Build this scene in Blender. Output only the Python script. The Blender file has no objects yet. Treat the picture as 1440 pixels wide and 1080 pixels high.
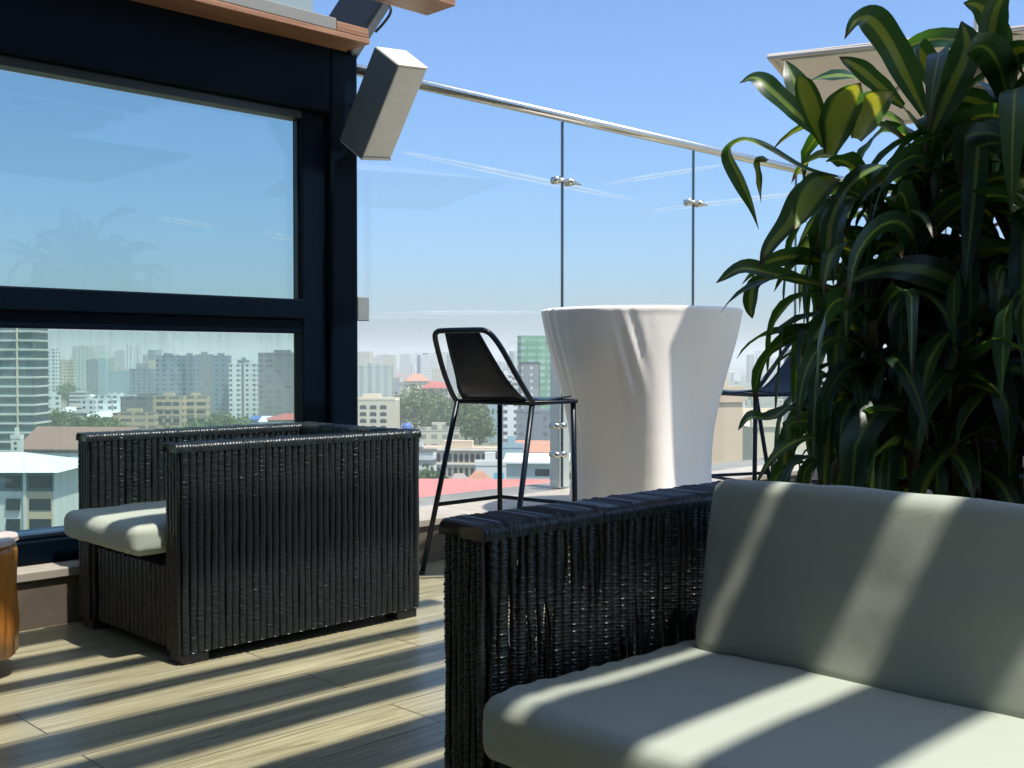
import bpy, bmesh, math, random
import numpy as np
from mathutils import Vector, Matrix, noise
R = math.radians
random.seed(7); rng = np.random.default_rng(7)
SC = bpy.context.scene
COL = SC.collection

# ------------------------------------------------------------------ camera
F = 1550.0; H = 0.93; A = R(45.5)
FW = Vector((math.cos(A), math.sin(A), 0)); RT = Vector((math.sin(A), -math.cos(A), 0)); UP = Vector((0, 0, 1))
pit = -math.atan(35 / F)
F2 = FW * math.cos(pit) + UP * math.sin(pit); U2 = UP * math.cos(pit) - FW * math.sin(pit)
cam = bpy.data.objects.new('camera', bpy.data.cameras.new('camera')); COL.objects.link(cam)
cam.location = (0, 0, H)
cam.rotation_euler = F2.to_track_quat('-Z', 'Y').to_euler()
cam.data.sensor_width = 36; cam.data.lens = 36 * F / 1440
cam.data.clip_start = 0.05; cam.data.clip_end = 30000
SC.camera = cam
def survey(px, py, d):
    """a point seen at a bearing of the survey photo, d metres away along the view axis (level)"""
    r = F2 * F + RT * (px - 720) - U2 * (py - 540)
    s = d / (r.x * FW.x + r.y * FW.y)
    return Vector((0, 0, H)) + r * s

# ------------------------------------------------------------------ node helpers
class NT:
    def __init__(s, name):
        s.m = bpy.data.materials.new(name); s.m.use_nodes = True
        s.t = s.m.node_tree; s.t.nodes.clear()
        s.out = s.t.nodes.new('ShaderNodeOutputMaterial')
    def n(s, kind, ins=None, **props):
        nd = s.t.nodes.new('ShaderNode' + kind)
        for k, v in props.items(): setattr(nd, k, v)
        for k, v in (ins or {}).items(): s.set(nd.inputs[k], v)
        return nd
    def set(s, sock, v):
        if isinstance(v, bpy.types.NodeSocket): s.t.links.new(v, sock)
        elif isinstance(v, bpy.types.Node): s.t.links.new(v.outputs[0], sock)
        else:
            if sock.type == 'RGBA' and len(v) == 3: v = (*v, 1)
            sock.default_value = v
    def math(s, op, a, b=0.0, c=0.0):
        nd = s.n('Math', operation=op)
        for i, v in enumerate((a, b, c)): s.set(nd.inputs[i], v)
        return nd.outputs[0]
    def mix(s, f, a, b, blend='MIX'):
        nd = s.n('Mix', data_type='RGBA', blend_type=blend)
        s.set(nd.inputs[0], f); s.set(nd.inputs[6], a); s.set(nd.inputs[7], b)
        return nd.outputs[2]
    def ramp(s, f, *stops):
        nd = s.n('ValToRGB'); e = nd.color_ramp.elements
        while len(e) < len(stops): e.new(0.5)
        for el, (p, c) in zip(e, stops):
            el.position = p; el.color = (*c, 1) if len(c) == 3 else c
        s.set(nd.inputs[0], f); return nd.outputs[0]
    def coord(s, kind='Object', scale=(1, 1, 1), rot=(0, 0, 0), loc=(0, 0, 0)):
        tc = s.n('TexCoord'); mp = s.n('Mapping', {'Vector': tc.outputs[kind], 'Scale': scale, 'Rotation': rot, 'Location': loc})
        return mp.outputs[0]
    def noise(s, vec, scale, detail=3, rough=0.55, dist=0.0):
        return s.n('TexNoise', {'Vector': vec, 'Scale': scale, 'Detail': detail, 'Roughness': rough, 'Distortion': dist}).outputs[0]
    def bump(s, h, strength=0.3, dist=0.01, normal=None):
        nd = s.n('Bump', {'Height': h, 'Strength': strength, 'Distance': dist})
        if normal is not None: s.set(nd.inputs['Normal'], normal)
        return nd.outputs[0]
    def pbr(s, **k):
        nd = s.n('BsdfPrincipled')
        nm = dict(color='Base Color', rough='Roughness', metal='Metallic', normal='Normal', spec='Specular IOR Level', sheen='Sheen Weight', coat='Coat Weight', coatr='Coat Roughness')
        for a, v in k.items(): s.set(nd.inputs[nm.get(a, a)], v)
        return nd.outputs[0]
    def done(s, shader, sock='Surface'):
        s.set(s.out.inputs[sock], shader); return s.m

def simple(name, c, rough=0.5, metal=0.0, var=0.15, scale=8, bump=0.0, spec=0.5, bscale=60):
    t = NT(name); v = t.coord()
    nz = t.noise(v, scale, 4)
    col = t.mix(nz, tuple(x * (1 - var) for x in c), tuple(min(1, x * (1 + var)) for x in c))
    r = t.math('ADD', t.math('MULTIPLY', t.noise(v, scale * 3), 0.2), rough - 0.1)
    k = dict(color=col, rough=r, metal=metal, spec=spec)
    if bump: k['normal'] = t.bump(t.noise(v, bscale, 4), bump, 0.004)
    return t.done(t.pbr(**k))

M = {}
def mat_floor():
    t = NT('wood_look_planks'); v = t.coord(loc=(0.12, -0.08, 0))
    br = t.n('TexBrick', {'Vector': v, 'Scale': 1.0, 'Mortar Size': 0.0020, 'Mortar Smooth': 0.1, 'Bias': 0.0, 'Brick Width': 1.2, 'Row Height': 0.205,
                          'Color1': (0, 0, 0), 'Color2': (1, 1, 1), 'Mortar': (0.5, 0.5, 0.5)}, offset=0.37, offset_frequency=2)
    pid = br.outputs['Color']; mort = br.outputs['Fac']
    off = t.n('VectorMath', {0: pid, 1: (7.3, 31.7, 3.1)}, operation='MULTIPLY').outputs[0]
    gv = t.n('VectorMath', {0: v, 1: off}, operation='ADD').outputs[0]
    gm = t.n('Mapping', {'Vector': gv, 'Scale': (1.4, 22, 1)}).outputs[0]
    g1 = t.noise(gm, 1.6, 6, 0.62, 0.6)
    gm2 = t.n('Mapping', {'Vector': gv, 'Scale': (3.0, 130, 1)}).outputs[0]
    g2 = t.noise(gm2, 1.3, 3, 0.6)
    c = t.ramp(g1, (0.30, (0.155, 0.137, 0.078)), (0.48, (0.35, 0.318, 0.192)), (0.70, (0.50, 0.47, 0.31)))
    c = t.mix(t.math('MULTIPLY', t.math('SUBTRACT', 0.62, g2), 1.9), c, (0.12, 0.10, 0.06))
    c = t.mix(t.math('MULTIPLY', pid, 0.45), c, (0.24, 0.225, 0.155))
    sc_ = t.noise(v, 1.1, 6, 0.65); c = t.mix(t.n('MapRange', {0: sc_, 1: .45, 2: .75, 3: 0.0, 4: 0.35}).outputs[0], c, (0.20, 0.185, 0.13))
    c = t.mix(mort, c, (0.03, 0.027, 0.02))
    rg = t.math('ADD', t.math('MULTIPLY', t.noise(v, 3.0, 4), 0.20), 0.15)
    rg = t.math('ADD', rg, t.math('MULTIPLY', g2, 0.10))
    h = t.math('SUBTRACT', t.math('MULTIPLY', g2, 0.25), t.math('MULTIPLY', mort, 1.0))
    return t.done(t.pbr(color=c, rough=rg, spec=0.5, normal=t.bump(h, 0.35, 0.0015)))
M['floor'] = mat_floor()

def mat_stone(name, a, b, scale=3.0):
    t = NT(name); v = t.coord()
    n1 = t.noise(v, scale, 7, 0.6, 0.4); n2 = t.noise(v, scale * 9, 5)
    c = t.mix(t.math('MULTIPLY', n2, 0.5), t.ramp(n1, (0.3, a), (0.7, b)), tuple(x * 0.6 for x in a))
    return t.done(t.pbr(color=c, rough=0.55, normal=t.bump(n2, 0.25, 0.003)))
M['stone'] = mat_stone('plinth_stone', (0.09, 0.075, 0.055), (0.19, 0.15, 0.11))
M['coping'] = mat_stone('plinth_coping', (0.30, 0.27, 0.225), (0.44, 0.395, 0.33), 2)
M['planter'] = mat_stone('planter_stone', (0.20, 0.20, 0.20), (0.34, 0.33, 0.31), 4)

def mat_wood(name, dark, mid, light, rough=0.45, axis=(1.5, 30, 30)):
    t = NT(name); v = t.coord(scale=axis)
    g = t.noise(v, 1.5, 6, 0.6, 0.5); g2 = t.noise(t.coord(scale=tuple(a * 3 for a in axis)), 1.2, 3)
    c = t.ramp(g, (0.3, dark), (0.52, mid), (0.75, light))
    c = t.mix(t.math('MULTIPLY', t.math('SUBTRACT', 0.6, g2), 1.2), c, dark)
    return t.done(t.pbr(color=c, rough=rough, normal=t.bump(g2, 0.2, 0.002)))
M['slat'] = mat_wood('oiled_slat_wood', (0.20, 0.085, 0.04), (0.36, 0.175, 0.085), (0.46, 0.25, 0.13))
M['log'] = mat_wood('varnished_log', (0.20, 0.065, 0.01), (0.47, 0.19, 0.035), (0.62, 0.30, 0.07), 0.3, (20, 20, 1.2))
M['log_top'] = mat_wood('log_end_grain', (0.42, 0.34, 0.29), (0.55, 0.46, 0.41), (0.64, 0.56, 0.52), 0.4, (6, 6, 6))
M['frame'] = simple('dark_blue_black_aluminium', (0.0004, 0.0040, 0.0095), 0.45, 0.0, 0.15, 3, spec=0.08)
M['frame_edge'] = simple('dark_aluminium_gasket', (0.012, 0.018, 0.020), 0.4, 0.0, 0.2, 3)
M['sill'] = simple('grey_sill_metal', (0.16, 0.20, 0.25), 0.4, 0.3, 0.1, 3)
M['steel'] = simple('brushed_stainless', (0.58, 0.55, 0.49), 0.24, 1.0, 0.1, 20)
M['wicker'] = simple('black_wicker', (0.0105, 0.0145, 0.0140), 0.34, 0.0, 0.35, 60, spec=0.55)
M['wicker_dark'] = simple('black_wicker_frame', (0.008, 0.009, 0.011), 0.5, 0.0, 0.3, 30)
M['plastic'] = simple('black_foot_plastic', (0.02, 0.02, 0.022), 0.4)
M['stool'] = simple('black_powder_coat', (0.004, 0.009, 0.018), 0.34, 0.0, 0.2, 30, spec=0.25)
M['speaker'] = simple('champagne_speaker_cabinet', (0.66, 0.59, 0.47), 0.45, 0.0, 0.12, 25, 0.05)
M['speaker_side'] = simple('grey_speaker_grille', (0.105, 0.125, 0.12), 0.6, 0.0, 0.12, 120, 0.2, bscale=400)
M['black'] = simple('black_housing', (0.005, 0.008, 0.015), 0.4, 0.0, 0.2, 10)
M['bracket'] = simple('grey_bracket_metal', (0.30, 0.31, 0.29), 0.4, 0.4, 0.1, 10)
M['parasol'] = simple('beige_canvas', (0.62, 0.54, 0.46), 0.85, 0.0, 0.06, 4, 0.1)
M['white'] = simple('white_painted_aluminium', (0.80, 0.80, 0.78), 0.4, 0.0, 0.04, 4)
M['fascia'] = simple('sheen_grey_fascia', (0.24, 0.225, 0.19), 0.55, 0.0, 0.1, 4)  # grey stands in for the glossy sheen on the wooden plank face
M['blocker'] = simple('dark_light_blocker', (0.05, 0.045, 0.04), 0.7, 0.0, 0.1, 2)  # for the unseen wall and roof that block ambient light
M['joint'] = simple('glass_joint_seal', (0.05, 0.07, 0.08), 0.5)
M['fin'] = simple('pale_fin', (0.62, 0.63, 0.60), 0.5, 0.0, 0.1, 10)
M['soil'] = simple('potting_soil', (0.05, 0.035, 0.025), 0.9, 0.0, 0.5, 40, 0.5)
M['stem'] = simple('plant_cane', (0.12, 0.095, 0.06), 0.7, 0.0, 0.4, 30, 0.4)
M['roof_glazing'] = simple('grey_green_roof_panel', (0.26, 0.31, 0.31), 0.35, 0.0, 0.08, 3)

def mat_fabric():
    t = NT('sage_outdoor_fabric'); v = t.coord()
    n1 = t.noise(v, 5, 4)
    w = t.n('TexWave', {'Vector': v, 'Scale': 260, 'Distortion': 0.6, 'Detail': 1.0}, wave_type='BANDS', bands_direction='X').outputs[1]
    w2 = t.n('TexWave', {'Vector': v, 'Scale': 260, 'Distortion': 0.6, 'Detail': 1.0}, wave_type='BANDS', bands_direction='Y').outputs[1]
    th = t.math('ADD', w, w2)
    c = t.mix(n1, (0.325, 0.358, 0.292), (0.37, 0.402, 0.335))
    c = t.mix(t.math('MULTIPLY', th, 0.12), c, (0.39, 0.42, 0.36))
    wr = t.noise(t.coord(scale=(1, 1, 1)), 5, 3, 0.5, 0.25)
    nb = t.bump(wr, 0.22, 0.012)
    nb = t.bump(th, 0.12, 0.0008, nb)
    return t.done(t.pbr(color=c, rough=0.82, spec=0.25, sheen=0.15, normal=nb))
M['fabric'] = mat_fabric()
def mat_cloth():
    t = NT('white_stretch_cloth'); v = t.coord()
    n1 = t.noise(v, 3, 3)
    c = t.mix(n1, (0.83, 0.765, 0.70), (0.88, 0.82, 0.76))
    wr = t.noise(t.coord(scale=(1, 1, 0.35)), 9, 3, 0.5, 0.8)
    return t.done(t.pbr(color=c, rough=0.7, spec=0.3, sheen=0.1, normal=t.bump(wr, 0.22, 0.012)))
M['cloth'] = mat_cloth()

def mat_glass(name, tint, f0, marks=0.0):
    t = NT(name)
    fac = t.n('LayerWeight', {'Blend': 0.5}).outputs['Facing']
    f = t.math('ADD', t.math('MULTIPLY', t.math('POWER', fac, 5.0), 1.0 - f0), f0)
    tr = t.n('BsdfTransparent', {'Color': tint}).outputs[0]
    gl = t.n('BsdfGlossy', {'Color': (1, 1, 1), 'Roughness': 0.0}).outputs[0]
    sh = t.n('MixShader', {0: f, 1: tr, 2: gl}).outputs[0]
    if marks:  # grey vertical streaks, denser towards the top of the pane
        v = t.coord(scale=(38, 1, 0.5)); s1 = t.noise(v, 1.6, 3, 0.7)
        v2 = t.coord(); s2 = t.noise(v2, 3, 4)
        z = t.n('SeparateXYZ', {0: v2}).outputs[2]
        zz = t.n('MapRange', {0: z, 1: 0.80, 2: 1.05, 3: 0.12, 4: 1.0}).outputs[0]
        m = t.math('MULTIPLY', t.n('MapRange', {0: s1, 1: 0.48, 2: 0.72, 3: 0.0, 4: 1.0}).outputs[0], zz)
        m = t.math('MULTIPLY', t.math('ADD', m, t.math('MULTIPLY', s2, 0.16)), marks)
        df = t.n('BsdfDiffuse', {'Color': (0.35, 0.36, 0.34)}).outputs[0]
        sh = t.n('MixShader', {0: m, 1: sh, 2: df}).outputs[0]
    return t.done(sh)
M['glass'] = mat_glass('clear_balustrade_glass', (0.955, 0.972, 0.965), 0.035)
M['tinted'] = mat_glass('tinted_window_glass', (0.74, 0.83, 0.82), 0.03)
M['tinted_streaked'] = mat_glass('tinted_window_glass_streaked', (0.80, 0.90, 0.86), 0.03, 0.42)

def mat_leaf():
    t = NT('variegated_leaf'); uv = t.n('UVMap').outputs[0]
    sp = t.n('SeparateXYZ', {0: uv}); u, vv = sp.outputs[0], sp.outputs[1]
    ob = t.coord(); nz = t.noise(ob, 9, 3)
    streak = t.noise(t.n('Mapping', {'Vector': uv, 'Scale': (26, 0.7, 1)}).outputs[0], 1.0, 2)
    d = t.math('ABSOLUTE', t.math('SUBTRACT', u, 0.5))
    d = t.math('ADD', d, t.math('MULTIPLY', t.math('SUBTRACT', streak, 0.5), 0.16))
    at = t.n('Attribute', attribute_name='tone').outputs['Fac']
    wid = t.math('ADD', t.math('MULTIPLY', at, 0.26), 0.01)
    st = t.n('MapRange', {0: d, 1: wid, 2: t.math('ADD', wid, 0.06), 3: 1.0, 4: 0.0}).outputs[0]
    green = t.mix(nz, (0.008, 0.031, 0.018), (0.018, 0.054, 0.026))
    yel = t.mix(nz, (0.10, 0.19, 0.045), (0.18, 0.26, 0.06))
    c = t.mix(st, green, yel)
    dead = t.math('LESS_THAN', at, -0.5)
    c = t.mix(dead, c, (0.15, 0.105, 0.05))
    tip = t.n('MapRange', {0: t.math('ADD', vv, t.math('MULTIPLY', t.math('SUBTRACT', nz, 0.5), 0.25)), 1: 0.90, 2: 0.98, 3: 0.0, 4: 1.0}).outputs[0]
    c = t.mix(tip, c, (0.07, 0.035, 0.016))
    ct = t.mix(st, (0.10, 0.26, 0.02), (0.62, 0.60, 0.03)); ct = t.mix(dead, ct, (0.2, 0.09, 0.03)); ct = t.mix(tip, ct, (0.10, 0.03, 0.01))
    p = t.pbr(color=c, rough=0.36, spec=0.5, normal=t.bump(streak, 0.25, 0.003))
    tl = t.n('BsdfTranslucent', {'Color': ct}).outputs[0]
    return t.done(t.n('MixShader', {0: 0.26, 1: p, 2: tl}).outputs[0])
M['leaf'] = mat_leaf()

def facade(name, wall, win, bay=3.2, floor=3.2, fw=0.55, fh=0.5, roof=(0.35, 0.34, 0.32), var=0.5, band=None):
    t = NT(name); tc = t.n('TexCoord'); v = tc.outputs['Object']; nrm = t.n('SeparateXYZ', {0: tc.outputs['Normal']})
    p = t.n('SeparateXYZ', {0: v})
    side = t.math('GREATER_THAN', t.math('ABSOLUTE', nrm.outputs[0]), 0.5)
    u = t.math('ADD', t.math('MULTIPLY', p.outputs[1], side), t.math('MULTIPLY', p.outputs[0], t.math('SUBTRACT', 1.0, side)))
    ub = t.math('DIVIDE', u, bay); zb = t.math('DIVIDE', p.outputs[2], floor)
    fu = t.math('FRACT', ub); fz = t.math('FRACT', zb)
    mu = t.math('LESS_THAN', t.math('ABSOLUTE', t.math('SUBTRACT', fu, 0.5)), fw / 2)
    mz = t.math('LESS_THAN', t.math('ABSOLUTE', t.math('SUBTRACT', fz, 0.5)), fh / 2)
    top = t.math('GREATER_THAN', t.math('ABSOLUTE', nrm.outputs[2]), 0.5)
    m = t.math('MULTIPLY', t.math('MULTIPLY', mu, mz), t.math('SUBTRACT', 1.0, top))
    cell = t.n('CombineXYZ', {0: t.math('FLOOR', ub), 1: t.math('FLOOR', zb), 2: side}).outputs[0]
    wn = t.n('TexWhiteNoise', {'Vector': cell}).outputs[0]
    wc = t.mix(t.math('MULTIPLY', wn, var), win, tuple(min(0.6, x * 2.2 + 0.12) for x in win))
    marks = t.noise(v, 0.12, 4)
    wl = t.mix(marks, tuple(x * 0.80 for x in wall), tuple(min(0.9, x * 1.1) for x in wall))
    if band:
        wl = t.mix(t.math('GREATER_THAN', fz, 0.80), wl, band)
    c = t.mix(m, wl, wc); c = t.mix(top, c, roof)
    r = t.math('SUBTRACT', 0.8, t.math('MULTIPLY', m, 0.55))
    return t.done(t.pbr(color=c, rough=r, spec=0.4))

# ------------------------------------------------------------------ object helpers
def tag(o, label=None, cat=None, group=None, kind=None):
    if label: o['label'] = label
    if cat: o['category'] = cat
    if group: o['group'] = group
    if kind: o['kind'] = kind
    return o
def thing(name, label, cat, loc=(0, 0, 0), rz=0, group=None):
    o = bpy.data.objects.new(name, None); COL.objects.link(o); o.empty_display_size = 0.1
    o.location = loc; o.rotation_euler = (0, 0, rz)
    return tag(o, label, cat, group)
class MB:
    def __init__(s): s.v = []; s.f = []; s.n = 0; s.uv = None; s.mi = []
    def add(s, v, f, mi=0):
        v = np.asarray(v, float).reshape(-1, 3); s.v.append(v)
        s.f += [tuple(i + s.n for i in q) for q in f]; s.mi += [mi] * len(f); s.n += len(v)
    def box(s, x0, x1, y0, y1, z0, z1, mi=0, mat=None):
        v = [(x0, y0, z0), (x1, y0, z0), (x1, y1, z0), (x0, y1, z0), (x0, y0, z1), (x1, y0, z1), (x1, y1, z1), (x0, y1, z1)]
        if mat is not None: v = [tuple(mat @ Vector(q)) for q in v]
        s.add(v, [(0, 3, 2, 1), (4, 5, 6, 7), (0, 1, 5, 4), (1, 2, 6, 5), (2, 3, 7, 6), (3, 0, 4, 7)], mi)
    def tube(s, pts, r, n=10, closed=False, mi=0):
        P = [Vector(p) for p in pts]; k = len(P); rr = r if hasattr(r, '__len__') else [r] * k
        T = []
        for i in range(k):
            a = P[(i - 1) % k] if (closed or i > 0) else P[i]; b = P[(i + 1) % k] if (closed or i < k - 1) else P[i]
            T.append((b - a).normalized())
        nrm = T[0].orthogonal().normalized(); V = []
        for i in range(k):
            nrm = (nrm - T[i] * nrm.dot(T[i])).normalized(); b = T[i].cross(nrm)
            for j in range(n):
                q = 2 * math.pi * j / n; V.append(P[i] + (nrm * math.cos(q) + b * math.sin(q)) * rr[i])
        f = []
        for i in range(k if closed else k - 1):
            for j in range(n):
                a0 = i * n + j; a1 = i * n + (j + 1) % n; b0 = ((i + 1) % k) * n + j; b1 = ((i + 1) % k) * n + (j + 1) % n
                f.append((a0, a1, b1, b0))
        if not closed: f += [tuple(reversed(range(n))), tuple(range((k - 1) * n, k * n))]
        s.add([tuple(q) for q in V], f, mi)
    def lathe(s, prof, n=32, c=(0, 0, 0), mi=0, wob=None):
        V = []; k = len(prof)
        for (r, z) in prof:
            for j in range(n):
                q = 2 * math.pi * j / n; r2 = r * (1 + (wob(q, z) if wob else 0))
                V.append((c[0] + r2 * math.cos(q), c[1] + r2 * math.sin(q), c[2] + z))
        f = [(i * n + j, i * n + (j + 1) % n, (i + 1) * n + (j + 1) % n, (i + 1) * n + j) for i in range(k - 1) for j in range(n)]
        f += [tuple(reversed(range(n))), tuple(range((k - 1) * n, k * n))]
        s.add(V, f, mi)
    def build(s, name, mat, parent=None, smooth=False, bevel=0, seg=2, auto=None):
        me = bpy.data.meshes.new(name)
        v = np.concatenate(s.v) if s.v else np.zeros((0, 3))
        me.from_pydata(v.tolist(), [], s.f)
        mats = mat if isinstance(mat, (list, tuple)) else [mat]
        for m in mats: me.materials.append(m)
        if len(mats) > 1: me.polygons.foreach_set('material_index', s.mi)
        if smooth: me.polygons.foreach_set('use_smooth', [True] * len(me.polygons))
        me.update()
        o = bpy.data.objects.new(name, me); COL.objects.link(o)
        if parent: o.parent = parent
        if bevel:
            b = o.modifiers.new('bevel', 'BEVEL'); b.width = bevel; b.segments = seg; b.limit_method = 'ANGLE'; b.angle_limit = R(40)
            b.harden_normals = False
        return o
def catmull(P, n):
    P = [Vector(p) for p in P]; Q = [P[0] * 2 - P[1]] + P + [P[-1] * 2 - P[-2]]; out = []
    for i in range(1, len(Q) - 2):
        for j in range(n):
            t = j / n; a, b, c, d = Q[i - 1], Q[i], Q[i + 1], Q[i + 2]
            out.append(0.5 * ((2 * b) + (c - a) * t + (2 * a - 5 * b + 4 * c - d) * t * t + (3 * b - a - 3 * c + d) * t ** 3))
    out.append(P[-1]); return out

# ------------------------------------------------------------------ light, sky
SUN = Vector((0.035, -0.39, 1.0)).normalized()
el = math.asin(SUN.z); az = math.atan2(SUN.x, SUN.y)
sl = bpy.data.lights.new('sun', 'SUN'); sl.energy = 4.0; sl.angle = R(1.0); sl.color = (1.0, 0.95, 0.86)
so = bpy.data.objects.new('sun', sl); COL.objects.link(so); so.rotation_euler = (-SUN).to_track_quat('-Z', 'Y').to_euler(); so.location = (0, 0, 60)
w = bpy.data.worlds.new('World'); SC.world = w; w.use_nodes = True
nt = w.node_tree; bg = nt.nodes['Background']
sky = nt.nodes.new('ShaderNodeTexSky'); sky.sky_type = 'NISHITA'; sky.sun_disc = False
sky.sun_elevation = el; sky.sun_rotation = az; sky.altitude = 1600; sky.air_density = 1.15; sky.dust_density = 9.0; sky.ozone_density = 3.0
mxs = nt.nodes.new('ShaderNodeMix'); mxs.data_type = 'RGBA'; mxs.blend_type = 'MULTIPLY'; mxs.inputs[0].default_value = 1.0
mxs.inputs[7].default_value = (0.50, 0.68, 0.855, 1)
nt.links.new(sky.outputs[0], mxs.inputs[6]); nt.links.new(mxs.outputs[2], bg.inputs[0]); bg.inputs[1].default_value = 0.15
SC.view_settings.view_transform = 'Standard'; SC.view_settings.look = 'None'; SC.view_settings.exposure = 0.86; SC.view_settings.gamma = 1.0
SC.cycles.max_bounces = 8; SC.cycles.transparent_max_bounces = 24; SC.cycles.volume_bounces = 1
SC.cycles.use_denoising = True

# ------------------------------------------------------------------ terrace
GZ = -46.0
b = MB(); b.box(-4.5, 9.0, -5.0, 3.85, -0.3, 0.0)
tag(b.build('terrace_floor', M['floor']), kind='structure')
pl = thing('stone_plinth', 'low brown stone plinth with pale coping under the window frame and the glass railing', 'plinth', (2, 3.85, 0))
b = MB(); b.box(-6.5, 7, 0, 0.62, -0.3, 0.165); b.build('plinth_body', M['stone'], pl, bevel=0.006)
b = MB()
x = -6.5
while x < 7: b.box(x, min(7, x + 0.896), -0.012, 0.64, 0.167, 0.2); x += 0.9
b.build('coping', M['coping'], pl, bevel=0.004)
# building storey below the terrace
b = MB(); b.box(-4.6, 9.05, -5.1, 4.47, GZ, -0.31)
tag(b.build('hotel_block', facade('hotel_wall', (0.5, 0.47, 0.42), (0.08, 0.1, 0.12))), 'tall building whose rooftop terrace carries the furniture', 'building')

# --- window wall, plane at V about 3.97..4.10
ww = thing('window_wall', 'dark framed glazed window wall behind the wicker armchair', 'window', (0, 4.0, 0.2))
def wpart(name, mat, boxes, bevel=0.006):
    b = MB()
    for q in boxes: b.box(*q)
    return b.build(name, mat, ww, bevel=bevel)
# local coords: y relative 4.0, z relative 0.2
wpart('post', M['frame'], [(2.787, 2.932, -0.05, 0.20, 0.0, 2.09)], 0.012)
wpart('head_beam', M['frame'], [(-3.0, 2.785, -0.05, 0.16, 1.79, 2.09)], 0.008)
wpart('jamb', M['frame'], [(2.668, 2.785, -0.012, 0.066, 0.105, 1.787)], 0.006)
wpart('transom', M['frame'], [(-3.0, 2.666, -0.03, 0.07, 0.90, 0.985)], 0.006)
wpart('transom_bead', M['frame'], [(-3.0, 2.664, -0.012, 0.066, 0.840, 0.898)], 0.004)
wpart('sill', M['frame'], [(-3.0, 2.785, -0.04, 0.14, 0.002, 0.085)], 0.006)
wpart('sill_flashing', M['sill'], [(-3.0, 2.666, 0.0, 0.14, 0.087, 0.103)], 0.003)
wpart('head_bead', M['frame_edge'], [(-3.0, 2.666, -0.012, 0.066, 1.752, 1.787)], 0.004)
wpart('gasket', M['frame_edge'], [(2.661, 2.667, 0.02, 0.046, 0.99, 1.75)], 0)
b = MB(); b.box(-3.0, 2.667, 0.05, 0.062, 0.987, 1.75); b.build('upper_pane', M['tinted'], ww)
b = MB(); b.box(-3.0, 2.667, 0.05, 0.062, 0.105, 0.838); b.build('lower_pane', M['tinted_streaked'], ww)

# --- glass balustrade
RV = 4.20
gb = thing('glass_balustrade', 'tall frameless glass railing with round steel handrail at the terrace edge', 'railing', (0, RV, 0.2))
b = MB(); b.tube([(3.0, 0, 2.08), (12, 0, 2.08)], 0.027, 16); b.build('handrail', M['steel'], gb, smooth=True)
js = [3.30 - 0.36, 4.52, 5.74, 6.96, 8.2, 9.4]
for a, c in zip(js[:-1], js[1:]):
    b = MB(); b.box(a + 0.004, c - 0.004, -0.006, 0.006, 0.01, 2.055); b.build('pane', M['glass'], gb)
for j in js[1:]:
    b = MB(); b.box(j - 0.0035, j + 0.0035, -0.0075, 0.0075, 0.012, 2.05); b.build('joint_seal', M['joint'], gb)
    g = MB()
    for sx in (-0.055, 0.055):
        g.tube([(j + sx, -0.028, 1.72), (j + sx, 0.020, 1.72)], 0.021, 14)
    g.tube([(j - 0.055, -0.022, 1.722), (j + 0.055, -0.022, 1.722)], 0.010, 10)
    g.tube([(j + 0.055, -0.022, 1.722), (j + 0.15, 0.0, 1.717)], [0.012, 0.005], 10)
    g.build('clamp', M['steel'], gb, smooth=True)
    fin = MB(); fin.box(j - 0.005, j + 0.085, 0.02, 0.09, 0.005, 0.80); fo = fin.build('steel_fin', M['fin'], gb, bevel=0.004)
    for zz in (0.20, 0.36):
        g = MB(); g.tube([(j - 0.07, -0.045, zz), (j - 0.07, 0.02, zz)], 0.016, 14); g.tube([(j - 0.02, -0.045, zz), (j - 0.02, 0.02, zz)], 0.016, 14)
        g.tube([(j - 0.07, -0.02, zz), (j - 0.02, -0.02, zz)], 0.006, 8)
        g.build('standoff', M['steel'], gb, smooth=True)

# --- pergola
pg = thing('timber_pergola', 'wooden slatted pergola roof whose plank ends show at the top left', 'pergola', (0, 0, 2.3))
slats = [(3.20, 3.37), (2.74, 2.93), (2.467, 2.60), (2.27, 2.353), (1.99, 2.07), (1.66, 1.83), (1.47, 1.60), (1.08, 1.29), (0.83, 1.03), (0.60, 0.79), (0.440, 0.545),
         (0.200, 0.402), (-0.085, 0.100), (-0.50, -0.30)]
for i, (a, c) in enumerate(slats):
    b = MB(); b.box(0.45, 2.84, a, c, -0.012, 0.03); b.build('slat', M['slat'], pg, bevel=0.003)
for X in (0.35,):
    b = MB(); b.box(X, X + 0.1, -0.6, 3.77, 0.032, 0.18); b.build('cross_beam', M['frame'], pg)
b = MB(); b.box(-3.2, 2.87, 3.78, 3.947, -0.035, -0.012); b.build('edge_plank', M['slat'], pg, bevel=0.003)
b = MB(); b.box(-3.2, 2.70, 3.783, 3.945, -0.010, 0.04); b.box(2.702, 2.865, 3.783, 3.945, -0.010, 0.03, 1); b.build('edge_fascia', [M['fascia'], M['slat']], pg, bevel=0.003)
b = MB(); b.box(2.842, 3.72, -0.3, 1.18, 0.0, 0.03); b.build('plant_shade_panel', M['fascia'], pg)  # unseen panel added to keep the sun off the plant
b = MB(); b.box(-1.75, -1.65, -2.6, 3.8, -2.29, 0.3); b.box(-1.648, 1.9, -2.6, -2.5, -2.29, 0.3); b.build('light_block_wall', M['blocker'], pg)  # unseen dark walls, added to cut ambient light on the terrace
b = MB(); b.box(-1.648, 0.12, -2.498, 3.7, 0.2, 0.3); b.build('light_block_roof', M['blocker'], pg)  # unseen dark roof, added to hold back sky light from behind
b = MB(); b.box(-3.2, 2.64, 3.86, 3.944, 0.042, 0.15); b.build('gutter', M['roof_glazing'], pg, bevel=0.004)
b = MB()
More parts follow.
